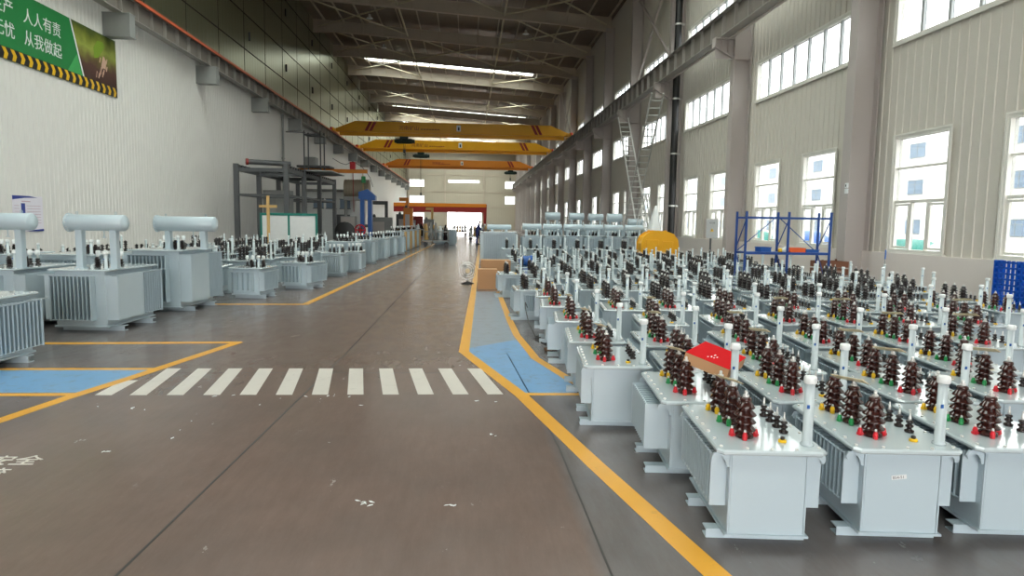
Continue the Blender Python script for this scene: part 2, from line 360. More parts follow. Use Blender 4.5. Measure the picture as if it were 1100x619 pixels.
# columns, crane brackets
def column(X, y, side, top):
    s_ = side; o = empty('steel_column', (X, y, 0)); o['kind'] = 'structure'
    mb = B(M['steel'])  # H section, flanges facing the hall
    mb.box(-.02,.0,-.2,.2,0,top) if s_ > 0 else mb.box(0,.02,-.2,.2,0,top)
    mb.box(*((.0,.62) if s_ > 0 else (-.5,0)),-.012,.012,0,top)
    if s_ > 0: mb.box(.62,.66,-.2,.2,0,top)
    mb.box(*((.0,.62) if s_ > 0 else (-.5,0)),-.19,.19,8.05,8.08)
    mb.obj('column_shaft', o)
    return o
def corbel_r(o):
    mb = B(M['steel']); mb.box(-.78,0,-.17,.17,8.82,8.86).box(-.72,0,-.02,.02,8.1,8.82).prism([(-.78,8.5),(0,8.06),(0,8.10),(-.78,8.54)],-.17,.17,'y').box(-.79,-.77,-.17,.17,8.5,8.86)
    for a in (-.5,-.25): mb.box(a,a+.02,-.15,.15,8.3,8.82)
    mb.obj('crane_bracket', o)
c0 = column(10.2, COLS_Y[0], 1, z_roof(10.2)-1.0); corbel_r(c0)
for y in COLS_Y[1:]: c = copy_tree(c0); c.location.y = y
# left wall corbels
def corbel_l(y):
    o = B(M['mgrey']).box(0,.95,-.2,-.17,8.15,8.95).box(0,.95,.17,.2,8.15,8.95).box(0,.97,-.22,.22,8.93,8.97).box(0,.97,-.22,.22,8.13,8.16).box(.93,.95,-.17,.17,8.15,8.95).obj('crane_bracket', loc=(XL,y,0)); o['kind'] = 'structure'; return o
cl0 = corbel_l(COLS_Y[0]-.1)
for y in COLS_Y[1:]: c = cl0.copy(); COL.objects.link(c); c.location.y = y-.1
# runway beams
def runway(X, z0, z1, cond):
    mb = B(M['beam']); mb.box(X-.17,X+.17,Y0,YE,z0,z0+.03).box(X-.2,X+.2,Y0,YE,z1-.03,z1)
    mb.mat(M['beam_dark']).box(X-.012,X+.012,Y0,YE,z0+.03,z1-.03); mb.mat(M['beam'])
    y = Y0+.5
    while y < YE: mb.box(X-.14,X+.14,y-.02,y+.02,z0+.03,z1-.03); y += 1.19
    mb.mat(M['dgrey']).box(X-.04,X+.04,Y0,YE,z1,z1+.1)
    o = struct(mb, 'runway_beam')
    if cond: B(M['rail_red']).box(X+.24,X+.30,Y0,YE,z1-.1,z1+.02).obj('conductor_rail', o)
    return o
runway(-12.55, 8.97, 9.72, True)
runway(9.75, 8.86, 9.75, False)
mb = B(M['steel'])
for y in COLS_Y[:-1]:
    mb.bar((9.95,y+.2,9.0),(10.15,y+.2,9.0),.05,.05)
mb.box(10.0,10.12,Y0,YE,8.87,8.93)
struct(mb, 'runway_tie_beam')
# white lower lining and metal upper wall opposite
mb = B(M['wall_white']).box(XL-.14, XL, Y0, YE, 0, 9.35); wall_ribs(mb, XL, 1, .23, Y0, YE, 0, 9.3, [], .02, .016); struct(mb, 'wall_left')
mb = B(M['wall_metal']).box(XL-.3, XL-.16, Y0, YE, 9.2, 18.75); struct(mb, 'wall_left_upper')
mb = B(M['gap'])
for z in (9.75, 11.7, 13.75, 15.7, 17.4): mb.box(XL-.16, XL-.13, Y0, YE, z-.025, z+.025)
y = 21.0
while y < YE: mb.box(XL-.16, XL-.145, y-.015, y+.015, 9.4, 18.6); y += 4.165
struct(mb, 'wall_left_joint')
mb = B(M['dgrey'])
for k, y in enumerate(COLS_Y[3:]):
    for z in (12.6, 16.5): mb.box(XL-.15, XL-.06, y-.05, y+.05, z-.25, z+.25)
struct(mb, 'wall_left_bracket_panel')
o = B(M['mgrey']).cyl((XL+.14,48.8,0),(XL+.14,48.8,8.95),.08).box(XL+.04,XL+.24,48.7,48.9,5.9,5.96).box(XL+.04,XL+.24,48.7,48.9,3,3.06).obj('downpipe'); tag(o, 'thin grey vertical pipe running up the white wall to the crane rail', 'pipe')
# end wall
DOOR = (-4.3, 3.0, 0, 3.75)
EW = [(-12.8,-9.3,9.0,10.6),(-12.8,-9.3,5.55,7.15),(-12.0,-9.3,1.1,3.5),(-4.25,2.6,9.95,10.65),(8.1,10.7,8.85,10.5),(8.1,10.7,5.5,7.3)]
mb = B(M['wall_end']); MT = Matrix(((0,1,0,0),(1,0,0,0),(0,0,1,0),(0,0,0,1)))
tmp = MB(); wall_grid(tmp, YE, .15, XL-.4, XR+.2, 0, 18.7, [DOOR]+EW)
mb.v = [(y_, x_, z_) for x_, y_, z_ in tmp.v]; mb.f = [list(reversed(q)) for q in tmp.f]; mb.m = tmp.m; mb.sm = tmp.sm; struct(mb, 'wall_back')
for i, (a, b_, c, d) in enumerate(EW):
    o = empty('window_%d' % (100+i), (a, YE, c)); o['kind'] = 'structure'; fr = B(M['frame']); W, Hh = b_-a, d-c
    fr.box(0,.08,-.03,.1,0,Hh).box(W-.08,W,-.03,.1,0,Hh).box(.08,W-.08,-.03,.1,0,.08).box(.08,W-.08,-.03,.1,Hh-.08,Hh)
    n = max(2, round(W/.9))
    for k in range(1, n): fr.box(W*k/n-.03,W*k/n+.03,0,.08,.08,Hh-.08)
    fr.obj('window_frame', o); B(M['glass']).box(.08,W-.08,.04,.046,.08,Hh-.08).obj('window_glass', o)
tmp = MB(); wall_grid(tmp, Y0-.15, .15, XL, XR, 0, 18.7, [(-8.0, 5.0, 0, 6.4)])  # unseen wall added to cut light from behind; opening sized for it
mb = B(M['wall_end']); mb.v = [(y_, x_, z_) for x_, y_, z_ in tmp.v]; mb.f = [list(reversed(q)) for q in tmp.f]; mb.m = tmp.m; mb.sm = tmp.sm; struct(mb, 'wall_front_unseen')
o = empty('door_1', (0, YE, 0)); o['kind'] = 'structure'
B(M['frame']).box(-4.45,-4.3,-.05,.15,0,3.9).box(3.0,3.15,-.05,.15,0,3.9).box(-4.3,3.0,-.05,.15,3.75,3.9).obj('door_frame', o)
B(M['mgrey']).box(-4.5,3.2,-.5,-.05,3.9,4.5,.05).obj('roller_shutter_box', o)
mb = B(M['steel_dark'])
for x in (-12.6,-4.9,3.5,10.4): mb.box(x-.15,x+.15,YE-.35,YE-.02,0,18.2)
for z in (4.9, 8.05, 11.6, 14.5): mb.box(XL,XR,YE-.12,YE-.02,z-.08,z+.08)
struct(mb, 'wall_back_column')
# ------------------------------------------------------------------ roof
mb = B(M['foil'])
hs = [(a, b_, x0, x1) for a, b_, x0, x1 in SKYLIGHTS]
ys = sorted({Y0, YE, *[v for h in hs for v in h[:2]]}); xs = sorted({XL-.3, XR+.2, *[v for h in hs for v in h[2:]]})
def slab(mb, x0, x1, y0, y1, t0, t1):
    vs = [(x0,y0,z_roof(x0)+t0),(x1,y0,z_roof(x1)+t0),(x1,y1,z_roof(x1)+t0),(x0,y1,z_roof(x0)+t0),(x0,y0,z_roof(x0)+t1),(x1,y0,z_roof(x1)+t1),(x1,y1,z_roof(x1)+t1),(x0,y1,z_roof(x0)+t1)]
    mb.add(vs, [(0,3,2,1),(4,5,6,7),(0,1,5,4),(1,2,6,5),(2,3,7,6),(3,0,4,7)])
for j in range(len(ys)-1):
    cy = (ys[j]+ys[j+1])/2; hole = [h for h in hs if h[0] < cy < h[1]]
    if hole: slab(mb, XL-.3, hole[0][2], ys[j], ys[j+1], 0, .12); slab(mb, hole[0][3], XR+.2, ys[j], ys[j+1], 0, .12)
    else: slab(mb, XL-.3, XR+.2, ys[j], ys[j+1], 0, .12)
struct(mb, 'ceiling')
for h in hs:
    mb = B(M['glass_sky']); slab(mb, h[2], h[3], h[0], h[1], .06, .07); struct(mb, 'ceiling_skylight_panel')  # covers the added out-of-view bands as well as the visible ones
def rafter(y):
    mb = B(M['steel_dark'])
    n = 13; xs = [XL+(XR-.3-XL)*i/n for i in range(n+1)]
    def bot(x):
        e = max(0, 1-(x-XL)/2.2, 1-(10.6-x)/2.6); return z_roof(x)-1.1-.2*e
    def top(x): return z_roof(x)-.22
    for a, b_ in zip(xs, xs[1:]):
        for (za, zb, wd) in ((bot, lambda x: bot(x)+.025, .15), (lambda x: top(x)-.02, top, .13), (lambda x: bot(x)+.025, lambda x: top(x)-.02, .008)):
            vs = [(a,-wd,za(a)),(b_,-wd,za(b_)),(b_,wd,za(b_)),(a,wd,za(a)),(a,-wd,zb(a)),(b_,-wd,zb(b_)),(b_,wd,zb(b_)),(a,wd,zb(a))]
            mb.add(vs, [(0,3,2,1),(4,5,6,7),(0,1,5,4),(1,2,6,5),(2,3,7,6),(3,0,4,7)])
    x = XL+.9
    while x < XR-.5:                                   # fly braces down from the purlins
        mb.bar((x,0,bot(x)+.1),(x,-.85,z_roof(x)-.1),.04,.04).box(x-.03,x+.03,-.12,.12,bot(x)+.02,top(x)); x += 1.62
    o = mb.obj('roof_beam'); o['kind'] = 'structure'; o.location.y = y; return o
r0 = rafter(COLS_Y[0])
for y in COLS_Y[1:]: c = r0.copy(); COL.objects.link(c); c.location.y = y
x = XL+.9
pur = None
while x < XR-.4:
    mb = B(M['steel_dark']).box(-.03,.03,Y0,YE,z_roof(x)-.22,z_roof(x)-.2).box(-.03,-.018,Y0,YE,z_roof(x)-.2,z_roof(x)-.01).box(-.03,.03,Y0,YE,z_roof(x)-.02,z_roof(x)-.0)
    o = mb.obj('roof_beam'); o['kind'] = 'structure'; o.location.x = x; x += 1.62
BX = [XL+.4, -5.2, 2.6, 10.2]
M['brace'] = mat('pale_brace_steel', (206,196,168), .5)
for k in range(3, 18):                                  # cross bracing and ridge struts
    y0, y1 = COLS_Y[k-0]-0, COLS_Y[k]+8.33
    mb = B(M['brace'])
    if k % 2 == 1 or k < 9:
        for a, b_ in ((BX[0],BX[1]),(BX[2],BX[3])) if k % 2 else ((BX[0],BX[1]),(BX[1],BX[2]),(BX[2],BX[3])):
            mb.cyl((a,y0,z_roof(a)-.75),(b_,y1,z_roof(b_)-.75),.065,6); mb.cyl((a,y1,z_roof(a)-.8),(b_,y0,z_roof(b_)-.8),.065,6)
    for a in (-5.2, 2.6): mb.cyl((a,y0,z_roof(a)-.85),(a,y1,z_roof(a)-.85),.08,6)
    struct(mb, 'ceiling_cross_brace_trim')
mb = B(M['steel'])                                      # wall bracing above the crane rail
for ya in (COLS_Y[5], COLS_Y[9]):
    mb.bar((10.35,ya,9.9),(10.35,ya+8.33,16.0),.12,.12).bar((10.45,ya+8.33,9.9),(10.45,ya,16.0),.12,.12)
struct(mb, 'wall_right_brace_trim')
# pendant lamps
def pendant():
    o = empty('pendant_lamp')
    B(M['dgrey']).cyl((0,0,.28),(0,0,1.0),.012,6).obj('cord', o)
    B(M['alu']).lathe([(.06,.3),(.09,.26),(.1,.12),(.26,0),(.25,0),(.09,.1),(.0,.1)],16).obj('lamp_shade', o)
    B(M['white']).lathe([(.0,-.02),(.18,0),(.2,.03),(.1,.06)],14).obj('lamp_lens', o)
    return o
p0 = pendant(); k = 0
for y in (COLS_Y[5], COLS_Y[6], COLS_Y[7], COLS_Y[8]):
    for x in (-7.2, 4.2):
        o = p0 if k == 0 else copy_tree(p0); k += 1
        o.location = (x, y, z_roof(x)-2.02)
        row = ['first','second','third','fourth'][(k-1)//2]; tag(o, 'round high-bay lamp hanging from the %s visible roof beam, on the %s side' % (row, 'window wall' if x > 0 else 'white wall'), 'lamp', 'high-bay lamps under the roof')
# ------------------------------------------------------------------ outside building and yard
XB = 42.0
M['b_wall'] = mat('white_render', (236,236,234), .8); M['b_win'] = mat('blue_grey_glazing', (128,146,166), .2)
bo = empty('office_building', (XB, 0, 0)); tag(bo, 'white rendered building with rows of square windows seen across the yard', 'building')
B(M['b_wall']).box(0,10,20,175,-.05,14).obj('wall', bo)
wm = B(M['b_win']).box(-.06,-.01,-1.05,1.05,0,1.25).mesh('window'); fm = B(M['mgrey']).box(-.08,-.01,-.03,.03,0,1.25).box(-.08,-.01,-1.05,1.05,-.06,0).box(-.08,-.01,-1.05,1.05,1.25,1.31).box(-.08,-.01,-1.05,1.05,.85,.89).mesh('frame')
for yb in range(24, 172, 6):
    for z in (1.2, 4.9, 8.3):
        o = bpy.data.objects.new('window', wm); COL.objects.link(o); o.parent = bo; o.location = (0, yb+1, z)
        q = bpy.data.objects.new('frame', fm); COL.objects.link(q); q.parent = o
rnd = random.Random(7)
for i, (x, y, s_, m, nm) in enumerate(((24,38.5,1.2,'blue','blue'),(23,33.5,1.1,'teal','green'),(25,48,1.4,'blue','blue'),(22,29,1.0,'ply','white'),(26,43,1.2,'ply','white'),(24,56,1.5,'teal','green'))):
    mb = B(M[m]).sphere((0,0,.15),s_*1.4,s_*1.8,s_*.9,14,.09,rnd); mb.v = [(a,b_,max(c,-.05)) for a,b_,c in mb.v]
    tag(mb.obj('tarpaulin_heap', loc=(x,y,0)), 'pile of goods under a %s sheet in the yard, number %s along the building' % (nm, ['two','one','five','zero','four','six'][i]), 'heap', 'covered goods outside the windows')
# ------------------------------------------------------------------ transformers
def mesh_of(fn, name): return fn().mesh(name)
def put(me, name, parent, loc=(0,0,0), rz=0, scale=None):
    o = bpy.data.objects.new(name, me); COL.objects.link(o); o.parent = parent; o.location = loc; o.rotation_euler.z = rz
    if scale: o.scale = scale
    return o
def bushing_mb(m, h=.24, r=.061, sheds=4, n=16, tip=True):
    p = [(0,0),(r*.8,0),(r*.8,.02),(r*.5,.03)]; z = .035; st = (h-.075)/sheds
    for i in range(sheds):
        rr = r*(1.0 if i < sheds-1 else .86)
        p += [(r*.5,z),(rr*.95,z+st*.12),(rr,z+st*.24),(rr*.93,z+st*.34),(r*.55,z+st*.9)]; z += st
    p += [(r*.42,z),(r*.55,z+.006),(r*.5,z+.02),(r*.2,z+.026)]
    mb = B(m).lathe(p, n)
    if tip: mb.mat(M['tip']).lathe([(r*.16,z+.02),(r*.16,z+.055),(r*.05,z+.06)],8).lathe([(r*.3,z+.025),(r*.3,z+.035),(0,z+.036)],6,smooth=False)
    return mb
HV = bushing_mb(M['brown']).mesh('bushing'); HVD = bushing_mb(M['darkp']).mesh('bushing')
HVF = bushing_mb(M['darkp'], n=8, tip=True).mesh('bushing')
def lv_mb(m, n=12):
    mb = B(m).lathe([(0,0),(.024,0),(.026,.012),(.014,.018),(.013,.026),(.021,.032),(.022,.04),(.013,.046),(.013,.052),(.019,.056),(.019,.066),(.008,.07)], n)
    mb.mat(M['tip']).lathe([(.008,.066),(.009,.085),(.005,.1),(.0045,.118),(.001,.12)], 8); return mb
LV = lv_mb(M['darkp']).mesh('lv'); 
CL = {c: B(M[c]).lathe([(0,0),(.011,0),(.012,.02),(.007,.034)],8).box(-.014,.014,-.006,.006,.002,.012).mat(M['tip']).lathe([(.0055,.032),(.005,.044),(.001,.046)],8).mesh('clip') for c in ('yel','grn','red')}
def tube_parts(par, loc, h=.34):
    t = put(B(M['tf_cover']).lathe([(.034,0),(.036,.008),(.026,.014),(.025,h)],14).mat(M['blue']).box(-.02,-.006,-.0262,-.0225,h*.6,h*.6+.02).mesh('tube'), 'filler_tube', par, loc)
    put(B(M['white']).lathe([(.03,h-.004),(.033,h),(.033,h+.028),(.028,h+.036),(0,h+.037)],14).mesh('cap'), 'cap', t)
def channel(L):  # base channel lying along x
    return B(M['tf']).box(-L/2,L/2,-.045,-.039,.0,.05).box(-L/2,L/2,-.039,.03,.044,.05).box(-L/2,L/2,-.039,.03,.0,.006)
def radiator(L, dep, z0, z1, n, cap=True):     # fins stand along +x from a tank wall, rows along y
    mb = B(M['tf_fin'])
    for i in range(n):
        y = -L/2+L*i/(n-1); th = .009
        mb.add([(0,y-th,z0),(dep*.93,y-th,z0),(dep,y,z0),(dep*.93,y+th,z0),(0,y+th,z0),(0,y-th,z1),(dep*.93,y-th,z1),(dep,y,z1),(dep*.93,y+th,z1),(0,y+th,z1)],
               [(4,3,2,1,0),(5,6,7,8,9),(0,1,6,5),(1,2,7,6),(2,3,8,7),(3,4,9,8)])
    mb.mat(M['tf'])
    for a in (z0, z1-.012): mb.cyl((dep*.9,-L/2,a+.006),(dep*.9,L/2,a+.006),.006,6)
    if cap:
        for y in (-L/2-.012, L/2+.004): mb.box(0,dep*1.02,y,y+.008,z0-.005,z1+.008)
    return mb
def cover_mb(w, d, z, n=True):
    mb = B(M['tf_cover']).box(-w/2,w/2,-d/2,d/2,z,z+.028,.03)
    if n:
        k = 7
        for i in range(k):
            y = -d/2+.06+(d-.12)*i/(k-1)
            for x in (-w/2+.03, w/2-.03): mb.mat(M['tip']).lathe([(.009,z+.028),(.009,z+.036),(0,z+.037)],6,(x,y,0),smooth=False)
        for i in range(1, 4):
            x = -w/2+.03+(w-.06)*i/4
            for y in (-d/2+.03, d/2-.03): mb.lathe([(.009,z+.028),(.009,z+.036),(0,z+.037)],6,(x,y,0),smooth=False)
    return mb
def hook_mb():
    pts = [(0,0),(0,.07),(.05,.085),(.085,.075),(.095,.05),(.085,.03),(.07,.028),(.068,.045),(.055,.058),(.035,.052),(.02,.03),(.012,0)]
    return B(M['tf']).prism(pts[::-1], -.005, .005, 'y')
HOOK = hook_mb().mesh('hook')
Z = .51
def make_small(var):
    """var: a = shallow finned sides, b = deep plain sided radiators, c = slotted front"""
    o = empty('oil_transformer')
    w, d = (.41,.78) if var != 'c' else (.40,.74)
    tk = B(M['tf']).box(-w/2,w/2,-d/2,d/2,.055,Z,.012).box(-w/2-.015,w/2+.015,-d/2-.015,d/2+.015,.05,.062)
    if var != 'c': tk.box(-w/2,-w/2+.008,-d/2-.002,-d/2,.06,Z).box(w/2-.008,w/2,-d/2-.002,-d/2,.06,Z)
    tk.obj('tank', o)
    cover_mb(w+.16, d+.12, Z).obj('cover', o)
    L = d*.84 if var != 'b' else d*.74; dep = {'a':.085,'b':.16,'c':.10}[var]; z0, z1 = {'a':(.2,.478),'b':(.17,.47),'c':(.16,.46)}[var]
    rm = radiator(L, dep, z0, z1, 14 if var != 'b' else 12).mesh('radiator')
    put(rm, 'radiator', o, (w/2,0,0)); put(rm, 'radiator', o, (-w/2,0,0), PI)
    if var == 'c':
        put(radiator(w*.62, .07, .16, .45, 8, True).mesh('radiator'), 'radiator', o, (0,-d/2,0), -PI/2)
    cm = channel(w+.24 if var != 'a' else w+.12).mesh('base_channel')
    put(cm, 'base_channel', o, (-.03,-.27,0)); put(cm, 'base_channel', o, (-.03,.14,0))
    for x, y, a in ((-w/2+.0,-d/2-.0,PI),(w/2,-d/2,0),(-w/2,d/2,PI),(w/2,d/2,0)): put(HOOK, 'lifting_hook', o, (x,y+(.012 if y<0 else -.012),Z-.085), a)
    return o
def dress(o, x0=-.08, col=True, dark=False, strip=True, n=3, lod=0):
    z = Z+.028
    for i in range(3):
        b = put(HVD if dark else HV, 'high_voltage_bushing', o, (x0, -.21+.25*i, z))
        if col:
            c = ('red','grn','yel')[i]
            for a in (PI*1.42, PI*.95, PI*.05) if i == 0 else (PI*1.35, PI*.92): put(CL[c], 'terminal_cap', b, (.066*math.cos(a), .066*math.sin(a), 0), a, (1.2,1.2,1.25))
    for i in range(4): put(LV, 'low_voltage_bushing', o, (.165, -.13+.11*i, z))
    tube_parts(o, (.215,-.33,z))
    put(B(M['yel']).lathe([(.022,0),(.022,.012),(.014,.014)],12).mat(M['black']).lathe([(.011,.014),(.012,.028),(.004,.032)],10).mesh('valve'), 'tap_switch', o, (.1,-.29,z))
    if strip:
        mb = B(M['bamboo']); mb.T = Matrix.Translation((x0-.02,.12,z+.275)) @ Matrix.Rotation(math.radians(97), 4, 'Z') @ Matrix.Rotation(.12, 4, 'Y') @ Matrix.Rotation(.5, 4, 'X')
        mb.box(-.22,.1,-.024,.024,-.026,-.022); mb.obj('name_strip', o)
protos = {}
def template(var, kind):
    key = (var, kind)
    if key not in protos:
        o = make_small(var)
        if kind == 'near': dress(o)
        elif kind == 'near2': dress(o, strip=False)
        elif kind == 'mid': dress(o, strip=False, col=False, dark=True)
        protos[key] = [o, False]
    return protos[key]
def far_mesh(w=.41, d=.78, h=Z):
    mb = B(M['tf']).box(-w/2,w/2,-d/2,d/2,.05,h).box(-w/2-.1,w/2+.1,-.28,-.2,0,.05).box(-w/2-.1,w/2+.1,.2,.28,0,.05)
    for s_ in (1,-1):
        for i in range(9): y = -d*.4+d*.8*i/8; mb.box(*sorted((s_*w/2, s_*(w/2+.1))), y-.01,y+.01,.18,h-.04)
    for i in range(5): x = -w*.3+w*.6*i/4; mb.box(x-.01,x+.01,-d/2-.06,-d/2,.18,h-.06)
    mb.mat(M['tf_cover']).box(-w/2-.08,w/2+.08,-d/2-.06,d/2+.06,h,h+.028,.03)
    z = h+.028
    mb.mat(M['darkp'])
    for i in range(3):
        p = [(0,0),(.04,0),(.02,.03)];
        for k in range(4): p += [(.025,.03+k*.05),(.056,.045+k*.05),(.027,.07+k*.05)]
        mb.lathe(p+[(.01,.24)],7,(-.09,-.21+.25*i,z))
    for i in range(4): mb.lathe([(.024,0),(.012,.03),(.02,.05),(.01,.07)],6,(.13,-.1+.1*i,z)).mat(M['tip']).lathe([(.008,.07),(.004,.12)],5,(.13,-.1+.1*i,z)).mat(M['darkp'])
    mb.mat(M['tip'])
    for i in range(3): mb.lathe([(.014,.235),(.008,.28)],6,(-.09,-.21+.25*i,z))
    mb.mat(M['tf_cover']).lathe([(.036,0),(.026,.014),(.025,.34)],8,(.215,-.33,z)).mat(M['white']).lathe([(.028,.34),(.028,.37),(0,.375)],8,(.215,-.33,z))
    return mb.mesh('oil_transformer')
FARM = far_mesh()
ORD = ['first','second','third','fourth','fifth','sixth','seventh','eighth','ninth','tenth','eleventh','twelfth','thirteenth','fourteenth','fifteenth','sixteenth','seventeenth','eighteenth','nineteenth','twentieth']
# tube positions measured per row, as (y, [x ...]); each transformer stands behind and beside its tube
ROWS = [(3.37,[1.82,2.56,3.24]),(4.32,[1.80,2.56,3.43,4.15]),(5.2,[2.10,2.83,3.65,4.50]),(6.3,[2.22,3.08,3.86,4.78,5.55]),
        (7.7,[2.54,3.42,4.22,5.0,5.72,6.6]),(9.0,[2.37,3.13,4.0,4.92,5.75,6.5,7.3,8.05]),(10.25,[2.5,3.3,4.15,5.1,5.95,6.75,7.5,8.4]),
        (11.65,[2.5,3.17,3.9,4.65,5.4,6.2,7.0,7.7,8.5])]
rnd = random.Random(11)
y = 12.85
while y < 23.6:
    x = 1.75+rnd.uniform(-.1,.15); xs = []
    xmax = 9.6 if y < 15.8 or y > 17.9 else 6.7
    while x < min(xmax, 9.7): xs.append(x); x += rnd.uniform(.76,.86)
    ROWS.append((y, xs)); y += 1.13
FIRST = [(5.42,1.47),(6.54,1.52),(7.9,1.56),(9.3,1.54),(10.6,1.60)]
RZ = -math.radians(5.6)
def place(tx, ty, rz, var, kind):
    # tube local offset (.215,-.33)
    c, s_ = math.cos(rz), math.sin(rz); x = tx-(.215*c+.33*s_); yy = ty-(.215*s_-.33*c)
    if kind == 'far':
        o = bpy.data.objects.new('oil_transformer', FARM); COL.objects.link(o)
    else:
        t = template(var, kind)
        if not t[1]: o = t[0]; t[1] = True
        else: o = copy_tree(t[0])
    o.location = (x, yy, 0); o.rotation_euler.z = rz; o.name = 'oil_transformer'; return o
placed = []
G = 'small oil transformers standing in rows below the windows'
for ri, (ty, xs) in enumerate(ROWS):
    for ci, tx in enumerate(xs):
        dmin = min([abs(tx-q) for q in xs if q != tx]+[9])
        var = 'a' if dmin < .76 and (ri, ci) != (1,0) else 'b' if (ri, ci) in ((1,0),(1,2)) or (ri > 2 and rnd.random() < .35) else ('c' if ri > 6 and rnd.random() < .4 else 'a')
        kind = 'near' if ri < 5 and (ri+ci) % 3 != 2 else ('near2' if ri < 6 else ('mid' if ri < 9 else 'far'))
        o = place(tx, ty+(rnd.uniform(-.05,.05) if ri > 2 else 0), RZ+(math.radians(rnd.uniform(-1.5,1.5)) if ri > 0 else 0), var, kind)
        placed.append((ty, tx, o))
        extra = {'near':'brown bushings and coloured caps','near2':'brown bushings','mid':'dark bushings','far':'dark bushings'}[kind]
        tag(o, 'pale transformer with %s, %s row from the front, %s from walkway' % (extra, ORD[ri], ORD[ci]), 'transformer', G)
for i, (ty, tx) in enumerate(FIRST):
    o = place(tx, ty, RZ, 'b' if i == 2 else 'a', 'near' if i < 3 else 'near2')
    tag(o, 'pale grey transformer at the walkway edge, standing proud of the rows, %s from the front' % ORD[i], 'transformer', G)
E2 = [(1.12,11.9,'c',.12),(1.0,15.4,'c',.1)]
for i, (x, yy, v, a) in enumerate(E2):
    o = place(x+.215, yy-.33, math.radians(1.5), v, 'mid')
    tag(o, 'transformer with slotted front panel at the walkway edge, %s one behind the plain-sided ones' % ORD[i], 'transformer', G)
# handwritten paper tag on the second transformer of the front row
for ty, tx, o in placed[:1]+placed[1:2]:
    pass
t2 = placed[1][2]
pt = B(M['ply']).box(-.04,.04,-.0012,0,-.012,.012).obj('paper_tag', t2); pt.location = (-.02,-.3935,.37); pt.rotation_euler.y = -.12; pt['label'] = 'small white handwritten paper tag'
q = text('854-51', .022, M['black'], (-.034,-.0016,-.008), (PI/2,0,0), 'tag_writing', pt, ext=.0002)
# open red shallow carton resting on the second row
cb = empty('shallow_carton', (1.76, 4.60, .71), math.radians(55)); cb.rotation_euler.x = .28; tag(cb, 'shallow brown carton with bright red lid panel lying on top of a transformer', 'box')
B(M['card']).box(-.25,.25,-.155,.155,0,.004).box(-.25,-.246,-.155,.155,.004,.075).box(.246,.25,-.155,.155,.004,.075).box(-.246,.246,-.155,-.151,.004,.075).box(-.246,.246,.151,.155,.004,.075).obj('tray', cb)
mb = B(mat('red_card', (200,16,26), .8, spec=.1)).box(-.251,.251,-.156,.156,.075,.078).mat(M['white']); rn = random.Random(3)
for k in range(7): a, b_ = -.1+rn.uniform(-.06,.06), rn.uniform(-.03,.03); mb.box(a,a+.022,b_,b_+.008,.078,.0786)
mb.obj('lid_panel', cb)
# ------------------------------------------------------------------ big transformers
def conservator(par, x0, x1, y, z, rad, zc):
    mb = B(M['tf']).lathe([(0,x0),(rad*.9,x0),(rad,x0+.015),(rad,x1-.015),(rad*.9,x1),(0,x1+.01)],20,(0,y,z),'x').lathe([(rad+.02,x0+.01),(rad+.02,x0+.03)],20,(0,y,z),'x')
    for i in range(12): a = 2*PI*i/12; mb.mat(M['tip']).cyl((x0,y+(rad+.008)*math.cos(a),z+(rad+.008)*math.sin(a)),(x0+.042,y+(rad+.008)*math.cos(a),z+(rad+.008)*math.sin(a)),.006,6)
    mb.mat(M['tf'])
    for x in (x0+(x1-x0)*.16, x1-(x1-x0)*.16):
        pts = [(x, y+.022*math.cos(a*PI/6), z+rad+.02+.022*math.sin(a*PI/6)) for a in range(13)]; mb.path(pts, .005, 5)
    c = mb.obj('conservator', par)
    for i, x in enumerate((x0+(x1-x0)*.2, x1-(x1-x0)*.2)):
        B(M['tf']).box(x-.05,x+.05,y-.05,y+.05,zc,z-rad*.7,.008).box(x-.07,x+.07,y-.06,y+.06,zc,zc+.012).prism([(x-.09,z-rad*.35),(x-.05,z-rad*.95),(x+.05,z-rad*.95),(x+.09,z-rad*.35)][::1],y-.045,y+.045,'y').obj('support_leg', c)
    B(M['tf']).cyl((x1-(x1-x0)*.38,y,z-rad),(x1-(x1-x0)*.38,y,z-rad-.09),.008,6).lathe([(.03,z-rad-.1),(.03,z-rad-.09)],8,(x1-(x1-x0)*.38,y,0)).obj('drain_valve', c)
